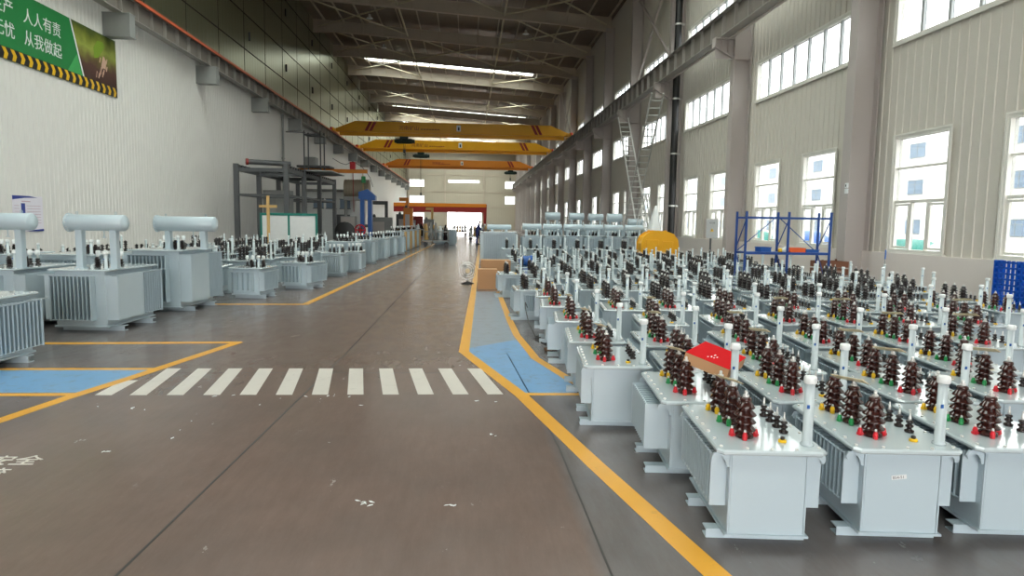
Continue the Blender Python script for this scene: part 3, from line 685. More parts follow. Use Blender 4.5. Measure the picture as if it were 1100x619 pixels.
def big(loc, rz, w, d, h, zb=.12, front='slots', cons=None, bush=True, rad=.2, nf=11, label='', group=None, hv=HVD, side='panel', cat='transformer'):
    """w, d: outer footprint with radiators; h: top of the cover"""
    o = empty('power_transformer', (loc[0],loc[1],0), rz); tag(o, label, cat, group)
    tw, td = w-2*rad, d-2*rad*.75
    B(M['tf']).box(-tw/2,tw/2,-td/2,td/2,.1,h-.03,.01).box(-tw/2-.02,tw/2+.02,-td/2-.02,td/2+.02,.078,.1).obj('tank', o)
    cover_mb(tw+.16, td+.12, h-.03).obj('cover', o)
    rt = h-.09
    # side radiators
    sm = radiator(td*.96, rad, zb+.03, rt, max(6, int(td*.96/.062))).mesh('radiator')
    put(sm, 'radiator', o, (tw/2,0,0)); put(sm, 'radiator', o, (-tw/2,0,0), PI)
    if front:
        fm = radiator(tw*.96 if front == 'full' else tw*.78, rad*.75, zb+.03, rt, nf).mesh('radiator')
        xo = 0 if front == 'full' else -tw*.11
        put(fm, 'radiator', o, (xo,-td/2,0), -PI/2); put(fm, 'radiator', o, (-xo,td/2,0), PI/2)
    if side == 'panel':
        B(M['tf']).box(w/2-.004,w/2+.006,-td*.48,td*.04,zb+.03,rt).box(w/2-.02,w/2+.01,td*.04-.012,td*.04+.012,zb+.02,rt+.01).obj('side_panel', o)
    B(M['tf']).box(-w/2,w/2,-d/2,-d/2+.02,rt,rt+.012).box(w/2-.02,w/2,-d/2,d/2,rt,rt+.012).obj('rim_bar', o)
    cm = channel(min(w*.86, tw+.3)).mesh('base_channel'); put(cm, 'base_channel', o, (.05,-td*.3,0), 0, (1,1.4,1.6)); put(cm, 'base_channel', o, (.05,td*.32,0), 0, (1,1.4,1.6))
    z = h-.002
    if bush:
        s_ = min(1, tw/.5)
        for i in range(3): put(hv, 'high_voltage_bushing', o, (tw*.06+i*.13*s_, -td*.22, z), 0, (.8,.8,.72))
        for i in range(4):
            b = put(LV, 'low_voltage_bushing', o, (-tw*.32+i*.12*s_, td*.16, z), 0, (1.7,1.7,1.5))
            put(LVCAP, 'terminal_sleeve', b, (0,0,.1))
        tube_parts(o, (tw*.42,-td*.4,z), .22)
    if cons:
        x0, x1, cy, cz, cr = cons; conservator(o, x0, x1, cy, cz, cr, z)
    return o
LVCAP = B(M['white']).lathe([(.016,0),(.02,.004),(.02,.05),(.012,.056)],10).mesh('sleeve')
R5 = math.radians(-5)
GL = 'large finned transformers along the white wall'
big((-5.62,7.72), R5*.5, 1.2, 1.25, .80, .14, 'full', None, True, .14, label='large grey transformer standing on the blue walkway, its narrow fins facing the aisle', group=GL, nf=14, side=None)
big((-5.56,10.72), R5*.8, 1.06, 1.5, .93, .16, 'slots', (-.27,.57,-.42,1.6,.12), True, .16, label='large transformer with cylinder tank on top, directly behind the one on the blue walkway', group=GL)
big((-6.9,10.85), R5, 1.05, 1.5, .92, .16, 'slots', (-.4,.6,-.5,1.6,.125), True, .16, label='large transformer with a cylinder tank whose end overlaps the wall poster', group=GL)
big((-8.2,11.0), R5, 1.05, 1.5, .92, .07, 'slots', None, True, .16, label='large transformer standing second in from the one in front of the wall poster', group=GL)
big((-5.50,13.0), R5*.8, 1.24, 1.6, 1.12, .16, 'slots', (-.12,.95,-.35,1.58,.135), True, .2, label='tallest large transformer with plain square side panel and cylinder tank, beside the floor aisle', group=GL)
big((-7.05,13.0), R5, 1.3, 1.5, 1.02, .09, 'slots', None, True, .2, label='large transformer with slotted front standing between the wall and the tallest cylinder-topped one', group=GL)
big((-8.6,13.2), R5, 1.2, 1.4, 1.0, .09, 'slots', None, True, .2, label='large transformer close to the white wall, two in from the tallest cylinder-topped one', group=GL)
GM = 'medium transformers along the far side of the aisle'
big((-4.62,14.85), R5*1.3, .78, .9, .66, .14, 'slots', None, True, .1, nf=5, label='medium transformer with slotted front right behind the tallest cylinder-topped one', group=GM, side=None)
big((-4.05,16.9), R5*3.0, .85, 1.0, .66, .14, 'slots', None, True, .12, nf=6, label='medium transformer turned slightly towards the aisle at the corner of the yellow line', group=GM, side=None)
big((-4.0,20.6), 0, .66, 1.0, .72, .1, 'full', None, True, .08, nf=10, label='medium transformer, first of the straight line along the yellow line', group=GM, side=None)
big((-3.72,22.3), 0, .66, 1.0, .70, .1, 'full', None, True, .08, nf=10, label='medium transformer, second of the straight line along the yellow line', group=GM, side=None)
for i, (x, y) in enumerate(((-4.3,24.2),(-4.15,26.6),(-3.98,29.3),(-3.85,31.8),(-3.75,34.4))):
    big((x,y), 0, 1.2, 1.1, .95, .1, 'full', None, True, .1, nf=14, label='taller finned transformer along the yellow aisle line, %s of the line' % ORD[i+2], group=GM, side=None)
# back field on the far side: dense rows of small ones
rnd = random.Random(5); k = 0
for ri, y in enumerate((15.2,16.7,18.2,19.7,21.2,22.9,24.7,26.7,29.0,31.5)):
    x = -5.7 if y < 16 else -5.35 if y < 19 else -5.0; ci = 0
    if y > 23: x = -5.6
    while x > (-10.8 if y < 30 else -8.3):
        tall = 1.12+rnd.uniform(-.1,.2)
        o = bpy.data.objects.new('oil_transformer', FARM); COL.objects.link(o); o.location = (x+rnd.uniform(-.05,.05), y+rnd.uniform(-.1,.1), 0); o.rotation_euler.z = math.radians(rnd.uniform(-8,3)); o.scale = (1.15,1.15,tall)
        tag(o, 'small transformer by the white wall, %s back row, %s in from aisle' % (ORD[ri], ORD[ci]), 'transformer', 'small transformers behind the large ones'); ci += 1
        x -= rnd.uniform(.88,1.05)
# tall dark-finned row with conservators across the far end of the right lot
GT = 'tall transformers with cylinder tanks behind the small ones'
o = big((1.25,26.9), 0, 1.45, 1.2, 1.32, .1, 'full', (-.45,.5,0,1.5,.1), False, .12, nf=15, label='wide dark-finned transformer at the aisle end of the tall cylinder-topped line', group=GT, side=None)
for i in range(6):
    x = 2.55+.82*i
    big((x,26.9), 0, .74, 1.1, 1.2, .1, 'full', (-.36,.38,-.3,1.53,.12), True, .09, nf=7, label='tall transformer with a pale cylinder tank, %s from the wide dark-finned one' % ORD[i], group=GT, side=None)
for i, (x, zc, r_) in enumerate(((4.1,2.02,.18),(5.25,2.02,.17),(6.2,2.0,.16),(7.12,1.98,.2),(8.15,1.78,.17))):
    big((x,32.5), 0, .9, 1.2, 1.5, .1, 'full', (-.36,.36,-.2,zc,r_), True, .08, nf=9, label='tall transformer whose cylinder tank rises above the line in front, %s from the aisle' % ORD[i], group='tallest transformers in the back line', side=None)
for i in range(6):
    x = 1.6+.9*i
    o = bpy.data.objects.new('oil_transformer', FARM); COL.objects.link(o); o.location = (x, 25.35, 0); o.scale = (1.15,1.15,1.35)
    tag(o, 'small transformer tucked against the tall cylinder-topped line, %s from the aisle' % ORD[i], 'transformer', 'small transformers before the tall line')
# ------------------------------------------------------------------ cranes
def crane(Y, zt, zb, m, nm, xl=-12.6, xr=9.85, hoist_x=-6.0, hook=3.0, dark=False):
    o = empty('overhead_crane', (0, Y, 0)); tag(o, nm, 'crane', 'overhead cranes spanning the hall')
    zf = zb+.34; L = xr-xl
    prof = [(xl,zf),(xr,zf),(xr,zf+.25),(xr-1.9,zt),(xl+1.9,zt),(xl,zf+.25)]
    B(M[m]).prism(prof, -.32, .32, 'y').box(xl+.4,xr-.5,-.06,.06,zb+.04,zf).box(xl+.4,xr-.5,-.2,.2,zb,zb+.045).obj('girder', o)
    s = B(M['dred'])
    for base, sg in ((xl+3.0, 1), (xr-3.6, -1)):
        for k in range(2):
            a = base+k*.42; d = .45*sg
            s.prism([(a-d/2,zf+.1),(a+.28-d/2,zf+.1),(a+.28+d/2,zt-.03),(a+d/2,zt-.03)], -.326, -.321, 'y')
    s.obj('warning_stripe', o)
    w_ = B(M['white']).box(-1.1,-.7,-.326,-.321,zf+.25,zt-.2); w_.mat(M['black']).box(-.98,-.82,-.33,-.326,zf+.32,zt-.36); w_.obj('emblem_plate', o)
    t = text('河南矿山', .42, M['dred'], (-6.6 if hoist_x < 0 else -5.5, -.33, zf+.3), (PI/2,0,0), 'lettering', o, sx=1.15)
    mb = B(M['dred']); 
    for k in range(7): mb.box(-4.5+k*.26,-4.3+k*.26,-.326,-.321,zf+.32,zf+.40)
    mb.obj('small_lettering', o)
    for x in (xl, xr):
        B(M[m]).box(x-.2,x+.12,-1.6,1.6,zf-.1,zf+.22,.03).obj('end_carriage', o)
        B(M['red']).box(x-.13,x+.03,-1.85,-1.6,zf-.05,zf+.2,.03).cyl((x-.05,-1.62,zf+.05),(x-.05,-2.0,zf+.05),.07,10).obj('buffer', o)
        for yy in (-1.2, 1.2): B(M['dgrey']).cyl((x-.08,yy,zf-.03),(x+.0,yy,zf-.03),.15,14).obj('wheel', o)
    h = empty('electric_hoist', (hoist_x, Y, 0)); tag(h, 'dark green electric hoist with hook under the %s' % nm.split(' seen')[0].split(',')[0], 'hoist')
    z = zb-.42
    B(M['hoist']).cyl((-.75,0,z),(.75,0,z),.24,14).cyl((-.95,0,z),(-.75,0,z),.17,12).cyl((.75,0,z),(1.0,0,z),.19,12).obj('drum', h)
    B(M['hoist']).box(-.3,-.22,-.28,.28,z+.1,zb-.01).box(.22,.3,-.28,.28,z+.1,zb-.01).box(-.4,.4,-.3,-.24,z+.2,zb-.01).obj('trolley', h)
    zk = hook
    for dx in (-.08,.08): B(M['black']).cyl((dx,0,z-.2),(dx*.5,0,zk+.35),.018,6).obj('cable', h)
    mb = B(M['dgrey']).box(-.12,.12,-.07,.07,zk+.1,zk+.38,.02)
    mb.path([(.0+.11*math.sin(a),0,zk-.02-.11*math.cos(a)) for a in [PI*(1.0-i*1.5/9) for i in range(10)]], .03, 6); mb.obj('hook', h)
crane(66, 11.05, 9.7, 'ybeam', 'front yellow girder crane, first one into the hall', hoist_x=-6.1, hook=8.1)
crane(80.5, 11.05, 9.7, 'ybeam', 'yellow girder crane seen just below the first one, second into the hall', hoist_x=-5.5, hook=4.6)
crane(105, 11.05, 9.7, 'obeam', 'orange girder crane, third and lowest looking of the overhead ones', hoist_x=6.6, hook=8.1, dark=True)
# low semi-gantry crane near the far door
o = empty('gantry_crane', (0,115,0)); tag(o, 'low dark red and orange gantry crane standing before the far doorway', 'crane')
B(M['dred']).prism([(-12.4,3.2),(3.2,3.2),(3.2,4.1),(-12.4,4.1)], -.35, .35, 'y').obj('girder', o)
B(M['obeam']).box(-12.4,3.2,-.4,.4,4.1,4.7,.03).obj('top_beam', o)
B(M['dred']).prism([(2.6,4.6),(3.3,4.6),(3.2,.35),(2.8,.35)], -.2, .2, 'y').box(2.7,3.3,-1.2,1.2,.12,.4).obj('leg', o)
B(M['dgrey']).cyl((2.9,-.9,.15),(3.1,-.9,.15),.15,12).cyl((2.9,.9,.15),(3.1,.9,.15),.15,12).obj('wheel', o)
# ------------------------------------------------------------------ banner and poster
BXP = XL+.03
bn = empty('safety_banner', (BXP, 0, 0)); tag(bn, 'green banner with white Chinese slogans, seedling picture and hazard stripes high on the white wall', 'banner')
M['bgreen'] = mat('banner_green', (28,124,62), .45, 0, .12, .8)
def pic_mat():
    m, nt, b, N, L = nodes('seedling_print'); tc = N.new('ShaderNodeTexCoord'); sp = N.new('ShaderNodeSeparateXYZ'); L.new(tc.outputs['Object'], sp.inputs[0])
    nz = N.new('ShaderNodeTexNoise'); nz.inputs['Scale'].default_value = 2.2; nz.inputs['Detail'].default_value = 6; L.new(tc.outputs['Object'], nz.inputs['Vector'])
    a = N.new('ShaderNodeMath'); a.operation = 'MULTIPLY_ADD'; a.inputs[1].default_value = .7; L.new(nz.outputs[0], a.inputs[0]); L.new(sp.outputs['Z'], a.inputs[2])
    mr = N.new('ShaderNodeMapRange'); mr.inputs[1].default_value = 6.75; mr.inputs[2].default_value = 8.45; L.new(a.outputs[0], mr.inputs[0])
    cr = N.new('ShaderNodeValToRGB'); L.new(mr.outputs[0], cr.inputs[0]); e = cr.color_ramp.elements
    e[0].position = 0; e[0].color = lin((62,34,28)); e[1].position = 1; e[1].color = lin((70,84,22))
    for p, c in ((.3,(82,50,40)),(.42,(104,92,44)),(.65,(150,160,70)),(.85,(110,120,36))): q = e.new(p); q.color = lin(c)
    L.new(cr.outputs[0], b.inputs['Base Color']); b.inputs['Roughness'].default_value = .45; return m
M['pic'] = pic_mat()
B(M['bgreen']).prism([(12,6.08),(26.5,6.08),(26.5,8.14),(12,8.14)], 0, .01, 'x').obj('panel', bn)
B(M['pic']).prism([(24.33,6.4),(26.49,6.4),(26.49,8.13),(23.66,8.13)], .01, .013, 'x').obj('picture', bn)
B(M['ply']).prism([(24.28,6.4),(24.36,6.4),(23.69,8.13),(23.61,8.13)], .013, .015, 'x').obj('divider', bn)
M['bgreen2'] = mat('banner_green_light', (60,160,84), .45)
B(M['bgreen2']).prism([(23.4,6.42),(24.26,6.42),(23.98,7.1)], .01, .0125, 'x').obj('corner_facet', bn)
mb = B(mat('pod_print', (120,150,40), .5)).prism([(25.02,7.2),(25.3,7.28),(25.75,7.75),(25.62,7.88),(25.25,7.84),(25.0,7.55)], .013, .016, 'x'); mb.obj('seed_pod', bn)
mb = B(mat('fingers_print', (206,170,150), .5)); rn = random.Random(2)
for k in range(16):
    a, c = 25.05+rn.uniform(0,.75), 6.55+rn.uniform(0,.65); mb.prism([(a,c),(a+.05,c-.02),(a+.12,c+.16),(a+.06,c+.18)], .013, .0155, 'x')
mb.prism([(25.45,7.0),(25.75,6.95),(25.8,7.25),(25.6,7.4)], .013, .0156, 'x'); mb.obj('fingers', bn)
mb = B(M['black']).prism([(12,6.08),(26.5,6.08),(26.5,6.42),(12,6.42)], .013, .015, 'x').mat(M['yel'])
y = 12.1
while y < 26.3: mb.prism([(y+.06,6.09),(y+.2,6.09),(y+.28,6.25),(y+.16,6.41),(y,6.41),(y+.12,6.25)], .015, .017, 'x'); y += .37
mb.obj('hazard_stripe', bn)
RW = (PI/2, 0, PI/2)
for s_, yy, zz in (('安全生产', 18.99, 7.40), ('人人有责', 21.25, 7.38), ('生产无忧', 19.0, 6.76), ('从我做起', 21.25, 6.74)):
    text(s_, .475, M['ply'], (.016, yy, zz), RW, 'slogan', bn, sx=.98, ext=.003)
po = empty('wall_poster', (XL+.02, 0, 0)); tag(po, 'white notice poster with blue corners and a blue upright block on the white wall', 'poster')
B(mat('poster_paper', (226,222,232), .4)).prism([(20.35,1.21),(21.73,1.21),(21.73,2.26),(20.35,2.26)], 0, .012, 'x').obj('sheet', po)
mb = B(mat('poster_blue', (34,56,140), .4)); mb.prism([(20.35,2.14),(20.9,2.2),(21.5,2.22),(21.1,2.26),(20.35,2.26)], .012, .014, 'x').prism([(20.9,1.21),(21.73,1.21),(21.73,1.28),(21.3,1.25)], .012, .014, 'x').prism([(20.72,1.68),(20.9,1.68),(20.9,2.04),(20.72,2.04)], .012, .014, 'x'); mb.obj('blue_block', po)
mb = B(mat('poster_print', (196,168,182), .5))
for k in range(7): mb.prism([(20.98,1.96-k*.085),(21.62,1.96-k*.085),(21.62,1.975-k*.085),(20.98,1.975-k*.085)], .012, .0135, 'x').prism([(20.42,1.96-k*.085),(20.64,1.96-k*.085),(20.64,1.975-k*.085),(20.42,1.975-k*.085)], .012, .0135, 'x')
mb.prism([(20.75,2.08),(21.15,2.08),(21.15,2.11),(20.75,2.11)], .012, .0135, 'x'); mb.obj('printed_lines', po)
# ------------------------------------------------------------------ blue storage rack under the windows
rk = empty('storage_rack', (7.0, 16.5, 0)); tag(rk, 'tall blue steel storage rack standing in front of two windows', 'rack')
W = 2.2; xs = (0, W/2, W)
for i, x in enumerate(xs):
    for y in (0, .6):
        B(M['navy']).box(x-.025,x+.025,y-.02,y+.02,0,2.06).obj('post', rk)
    B(M['navy']).bar((x,.02,.15),(x,.58,1.0),.02,.02).bar((x,.02,1.85),(x,.58,1.15),.02,.02).obj('side_brace', rk)
for z in (.28, 1.03, 1.93):
    for y in (-.01, .6): B(M['navy']).box(0,W,y-.015,y+.015,z-.05,z).obj('beam', rk)
for z in (.28, 1.03): B(M['navy']).box(.01,W-.01,.0,.6,z,z+.012).obj('shelf_board', rk)
B(M['navy']).bar((W/2+.02,.61,1.93),(W-.05,.61,1.06),.02,.02).bar((.05,.61,1.06),(W/2-.05,.61,1.93),.02,.02).obj('back_brace', rk)
def tub(nm, loc, sx, sy, sz, m, lab, fill=None):
    o = empty(nm, loc); tag(o, lab, 'container', 'things on the blue rack shelf')
    B(M[m]).box(-sx,sx,-sy,sy,0,.01).box(-sx,-sx+.01,-sy,sy,.01,sz).box(sx-.01,sx,-sy,sy,.01,sz).box(-sx+.01,sx-.01,-sy,-sy+.01,.01,sz).box(-sx+.01,sx-.01,sy-.01,sy,.01,sz).obj('tub', o)
    B(M[m]).box(-sx-.012,sx+.012,-sy-.012,-sy,sz-.02,sz).box(-sx-.012,sx+.012,sy,sy+.012,sz-.02,sz).obj('rim', o)
M['orange'] = mat('orange_plastic', (232,96,40), .4)
tub('parts_bin', (7.6,16.8,1.042), .14, .16, .12, 'blue', 'blue plastic bin on the rack shelf near its first upright')
tub('parts_bin', (8.42,16.75,1.042), .2, .16, .11, 'orange', 'orange plastic bin in the middle of the rack shelf')
tub('parts_bin', (8.85,16.8,1.042), .16, .15, .07, 'blue', 'low blue tray on the rack shelf beside the orange bin')
o = B(M['white']).lathe([(.08,0),(.09,.02),(.09,.09),(.03,.12),(.03,.14),(0,.141)],14).obj('plastic_jug', loc=(8.14,16.7,1.042)); tag(o, 'small white round jug on the rack shelf beside the orange bin', 'jug')
o = B(M['yel']).lathe([(.05,0),(.055,.02),(.05,.08),(.02,.1)],12).obj('tin_can', loc=(7.98,16.65,1.042)); tag(o, 'small yellow tin on the rack shelf beside the white jug', 'tin')
# electrical box, column switch, broom, crate, pallet
o = empty('electrical_box', (9.2, 24.9, 1.2)); tag(o, 'grey metal electrical box with a yellow warning triangle beside the wall column', 'cabinet')
B(M['steel']).box(-.24,.24,-.1,.12,0,.74,.012).obj('body', o); B(mat('box_door', (176,178,178), .4)).box(-.22,.22,-.108,-.1,.02,.72).obj('door', o)
B(M['yel']).prism([(-.07,.26),(.07,.26),(0,.38)], -.112, -.108, 'y').obj('warning_triangle', o)
B(M['black']).prism([(-.012,.335),(.012,.335),(-.003,.275)], -.1135, -.112, 'y').obj('lightning_mark', o)
t = text('动力箱', .07, M['black'], (-.11,-.1095,.56), (PI/2,0,0), 'box_writing', o)
B(M['dgrey']).box(-.03,.03,-.02,.02,-1.2,0).box(-.16,.16,-.12,.12,-1.2,-1.18).obj('stand', o)
o = empty('wall_switch', (10.2, 17.6, 2.75)); tag(o, 'small white switch box on the inner flange of the closest wall column', 'switch')
B(M['white']).box(-.06,0,-.1,.02,0,.13,.008).box(-.06,0,-.1,.02,-.15,-.02,.008).obj('switch_body', o); B(M['black']).box(-.065,-.06,-.06,-.02,.03,.09).obj('switch_key', o)
o = empty('broom', (0,0,0)); tag(o, 'long handled broom with a blue grip leaning against the wall plinth', 'broom')
B(M['mgrey']).cyl((10.39,16.0,.12),(10.66,16.45,.9),.011,8).obj('handle', o); B(M['blue']).cyl((10.66,16.45,.9),(10.735,16.56,1.13),.018,8).obj('grip', o)
B(M['bamboo']).box(10.3,10.6,15.95,16.02,0,.13,.02).obj('bristles', o)
mb = B(mat('brown_crate', (120,76,54), .7)); 
for k in range(4): mb.box(-.35,.35,-.3,-.28,.03+k*.2,.19+k*.2).box(-.35,.35,.28,.3,.03+k*.2,.19+k*.2).box(-.37,-.35,-.3,.3,.03+k*.2,.19+k*.2).box(.35,.37,-.3,.3,.03+k*.2,.19+k*.2)
mb.box(-.35,.35,-.28,.28,0,.03).box(-.35,-.31,-.28,-.24,.0,.83).box(.31,.35,.24,.28,0,.83); tag(mb.obj('wooden_crate', loc=(9.72,17.4,0)), 'brown slatted wooden crate at the foot of the closest wall column', 'crate')
mb = B(mat('blue_plastic', (16,90,200), .35))
for i in range(12): mb.box(-.02,.02,i*.1,i*.1+.03,.0,1.15)
for i in range(12): mb.box(-.02,.02,0,1.13,i*.1,i*.1+.035)
mb.box(.02,.1,0,.08,0,1.15).box(.02,.1,.5,.6,0,1.15).box(.02,.1,1.05,1.13,0,1.15)
tag(mb.obj('plastic_pallet', loc=(9.55,10.4,0)), 'bright blue plastic grid pallet standing upright by the wall', 'pallet')
# black pipe, ladders, yellow machine
o = empty('black_pipe', (10.33,33.6,0)); tag(o, 'thick black vertical pipe clamped to a wall column', 'pipe')
B(M['black']).cyl((0,0,0),(0,0,16.4),.17,16).obj('pipe', o)
for z in (2.6,5.2,7.9,11.5): B(M['alu']).cyl((0,0,z),(0,0,z+.08),.185,16).box(0,.3,-.03,.03,z,z+.08).obj('clamp', o)
def ladder(a, b_, wv, lab, n=20, wd=.42):
    o = empty('ladder', (0,0,0)); tag(o, lab, 'ladder'); a, b_ = Vector(a), Vector(b_); wv = Vector(wv).normalized()*wd/2
    for s_ in (-1,1): B(M['alu']).bar(a+wv*s_, b_+wv*s_, .07, .1).obj('rail', o)
    for i in range(1, n): p = a.lerp(b_, i/n); B(M['alu']).cyl(p-wv, p+wv, .032, 6).obj('rung', o)
ladder((9.0,32.9,0), (9.25,40.4,8.0), (1,0,0), 'tall aluminium ladder leaning towards the far side up to the crane beam', 26, .6)
ladder((9.75,41.3,0), (9.4,33.6,8.2), (1,0,0), 'tall aluminium ladder crossing the other one, leaning beside the black pipe', 26, .6)
o = empty('step_ladder', (8.15,30.5,0)); tag(o, 'white aluminium folding step ladder behind the yellow machine', 'ladder')
for s_ in (-1, 1):
    for q in (-1, 1): B(M['alu']).bar((s_*.62+.0,q*.3,0),(s_*.06,q*.2,3.05),.04,.07).obj('rail', o)
    for i in range(1, 10): t_ = i/10; B(M['alu']).box(s_*(.62-.56*t_)-.035,s_*(.62-.56*t_)+.035,-(.3-.1*t_),(.3-.1*t_),3.05*t_,3.05*t_+.03).obj('tread', o)
B(M['white']).box(-.16,.16,-.24,.24,3.05,3.09,.01).obj('top_cap', o)
rn = random.Random(6); mb = B(M['white']); n = 18; vs = []; fs = []
for k, (rr, zz) in enumerate(((.52,0),(.5,.5),(.38,1.1),(.24,1.7),(.1,2.3),(.03,2.5))):
    for i in range(n): a = 2*PI*i/n; q = rr*(1+.12*math.sin(a*5)+rn.uniform(-.04,.04)); vs.append((q*math.cos(a), q*math.sin(a), zz))
for k in range(5):
    for i in range(n): j = (i+1) % n; fs.append((k*n+i, k*n+j, k*n+n+j, k*n+n+i))
fs.append(tuple(5*n+i for i in range(n))); mb.add(vs, fs, True)
tag(mb.obj('plastic_sheet', loc=(8.1,28.6,0)), 'white plastic sheet draped in a cone in front of the step ladder', 'sheet')
o = empty('yellow_machine', (7.4,25.75,0)); tag(o, 'rounded bright yellow machine housing standing among the transformers', 'machine')
pts = [(-.7,.1),(-.7,.95),(-.6,1.2),(-.4,1.36),(-.1,1.42),(.2,1.4),(.5,1.3),(.66,1.1),(.7,.85),(.7,.1)]
B(M['ybeam']).prism(pts[::-1], -.35, .35, 'y').obj('housing', o)
for yy in (-.39, .35): B(M['ybeam']).prism([(a*1.05,b_*1.03) for a, b_ in pts][::-1], yy, yy+.04, 'y').obj('flange', o)
B(M['ybeam']).box(-.55,-.05,-.42,-.39,.4,1.1,.01).box(.1,.5,-.42,-.39,.4,1.05,.01).obj('hatch', o)
B(M['dgrey']).box(-.75,.75,-.4,.4,0,.1).obj('skid', o)
for a in (-.35,.3): B(M['ybeam']).path([(a+.08*math.cos(t_*PI/6),0,1.38+.08*math.sin(t_*PI/6)) for t_ in range(7)],.015,6).obj('lifting_eye', o)
# ------------------------------------------------------------------ cartons, floor fan, cable, cloth by the walkway
def carton(loc, sx, sy, sz, lab, rz=0, open_=False):
    o = empty('cardboard_box', loc, rz); tag(o, lab, 'box')
    B(M['card']).box(-sx,sx,-sy,sy,0,sz if not open_ else sz-.02).obj('body', o)
    B(M['card']).box(-sx,sx,-sy,-.003,sz-(.0 if not open_ else .02),sz+.004).box(-sx,sx,.003,sy,sz-(.0 if not open_ else .02),sz+.004).obj('flap', o)
    if open_: B(M['card']).bar((0,-sy,sz),(0,-sy-.07,sz+.12),.0,.0)
    B(M['bamboo']).box(-sx-.0006,sx+.0006,-.02,.02,sz+.004,sz+.0046).obj('tape', o)
carton((.52,17.1,0), .245, .22, .50, 'upright cardboard box standing on the walkway end, front one of two')
carton((.78,18.4,0), .40, .3, .66, 'larger cardboard box just behind the upright one on the walkway')
fan = empty('floor_fan', (.02,18.3,0)); tag(fan, 'round wire floor fan with dark base beside the cardboard boxes', 'fan')
B(M['black']).lathe([(.17,0),(.18,.02),(.06,.05),(.02,.07)],16).obj('base', fan)
B(M['mgrey']).cyl((0,0,.05),(0,0,.14),.02,8).obj('neck', fan)
mb = B(M['alu'])
for rr in (.23,.17,.11): mb.path([(rr*math.cos(a*PI/12),-.05,.36+rr*math.sin(a*PI/12)) for a in range(25)], .006, 5).path([(rr*math.cos(a*PI/12),.05,.36+rr*math.sin(a*PI/12)) for a in range(25)], .006, 5)
for a in range(14): mb.cyl((.05*math.cos(a*PI/7),-.055,.36+.05*math.sin(a*PI/7)),(.235*math.cos(a*PI/7),-.045,.36+.235*math.sin(a*PI/7)),.003,4)
mb.obj('guard', fan)
B(M['bamboo']).cyl((0,-.07,.36),(0,.06,.36),.06,14).obj('hub', fan)
mb = B(M['mgrey'])
for k in range(3):
    a = k*2*PI/3; mb.prism([(.04*math.cos(a),.36+.04*math.sin(a)),(.2*math.cos(a-.3),.36+.2*math.sin(a-.3)),(.2*math.cos(a+.35),.36+.2*math.sin(a+.35))],-.004,.004,'y')
mb.obj('blade', fan)
pts = [(1.12,9.9,.0),(1.02,9.8,.01),(.95,10.1,.16),(.93,10.5,.34),(.95,10.75,.4),(1.0,10.9,.3)]
tag(B(M['black']).path([(x,y,z+.006) for x,y,z in pts],.008,6).path([(1.22,10.0,.008),(1.0,9.6,.008),(1.1,9.2,.008),(1.16,9.3,.008)],.008,6).obj('cable'), 'thin dark cable trailing to the floor at the walkway edge', 'cable')
rn = random.Random(9)
for i, (x, y, s_) in enumerate(((1.08,8.75,.05),(1.17,8.95,.06))):
    tag(B(mat('brown_glove', (92,66,48), .8)).sphere((0,0,s_*.45),s_,s_*1.5,s_*.55,12,.18,rn).sphere((s_*.8,.0,s_*.35),s_*.5,s_*.4,s_*.35,8,.1,rn).obj('work_glove', loc=(x,y,0)), 'crumpled brown work glove on the floor by the transformers, %s one' % ('smaller' if i == 0 else 'larger'), 'glove', 'gloves on the floor')
tag(B(M['blue']).sphere((0,0,.11),.22,.2,.14,14,.16,rn).sphere((.14,.05,.2),.08,.08,.07,8,.1,rn).obj('blue_plastic_bag', loc=(1.6,18.05,.55)), 'crumpled blue plastic bag lying on a transformer near the cardboard boxes', 'bag')
tag(B(M['red']).sphere((0,0,.03),.06,.08,.04,12,.1,rn).obj('red_rag', loc=(4.0,14.6,.55)), 'small red rag lying on a transformer in the middle of the lot', 'cloth')
# ------------------------------------------------------------------ steel platform and machinery by the white wall
pf = empty('steel_platform', (0,0,0)); tag(pf, 'dark grey open steel platform frame with roller top against the white wall', 'platform')
PX = [-11.3,-8.9]; PY = [34.0,37.6,41.4,46.0]
for x in PX:
    for y in PY: B(M['dgrey']).box(x-.11,x+.11,y-.11,y+.11,0,4.35).obj('post', pf)
    B(M['dgrey']).box(x-.06,x+.06,PY[0],PY[-1],4.0,4.2).obj('top_beam', pf); B(M['dgrey']).box(x-.04,x+.04,PY[0],PY[-1],2.8,2.9).obj('side_rail', pf)
    mb = B(M['black']); y = PY[0]+.2
    while y < PY[-1]: mb.box(x-.08,x+.08,y,y+.22,4.2,4.32); y += .5
    mb.obj('roller', pf)
for y in PY: B(M['dgrey']).box(PX[0],PX[1],y-.05,y+.05,3.98,4.16).box(PX[0],PX[1],y-.04,y+.04,2.8,2.9).obj('cross_beam', pf)
B(M['mgrey']).box(PX[0],PX[1]+1.5,PY[1],PY[2],4.3,4.36).obj('deck', pf)
o = empty('sheet_roll', (0,0,0)); tag(o, 'dark roll of sheet lying across the top of the steel platform', 'roll'); B(M['dgrey']).cyl((-10.9,34.6,4.5),(-9.1,35.6,4.5),.13,12).obj('roll', o); B(M['dred']).cyl((-11.0,34.55,4.5),(-10.9,34.6,4.5),.16,12).obj('end_ring', o)
bp_ = empty('partition_board', (-8.55,33.0,0)); tag(bp_, 'white partition board in a teal green frame in front of the platform', 'partition')
B(M['ply']).box(-1.25,1.25,-.02,.02,.6,1.85).obj('board', bp_)
B(M['teal']).box(-1.35,1.35,-.04,.04,1.85,1.97).box(-1.35,-1.25,-.04,.04,0,1.85).box(1.25,1.35,-.04,.04,0,1.85).box(-.05,.05,-.04,.04,.0,1.85).obj('frame', bp_)
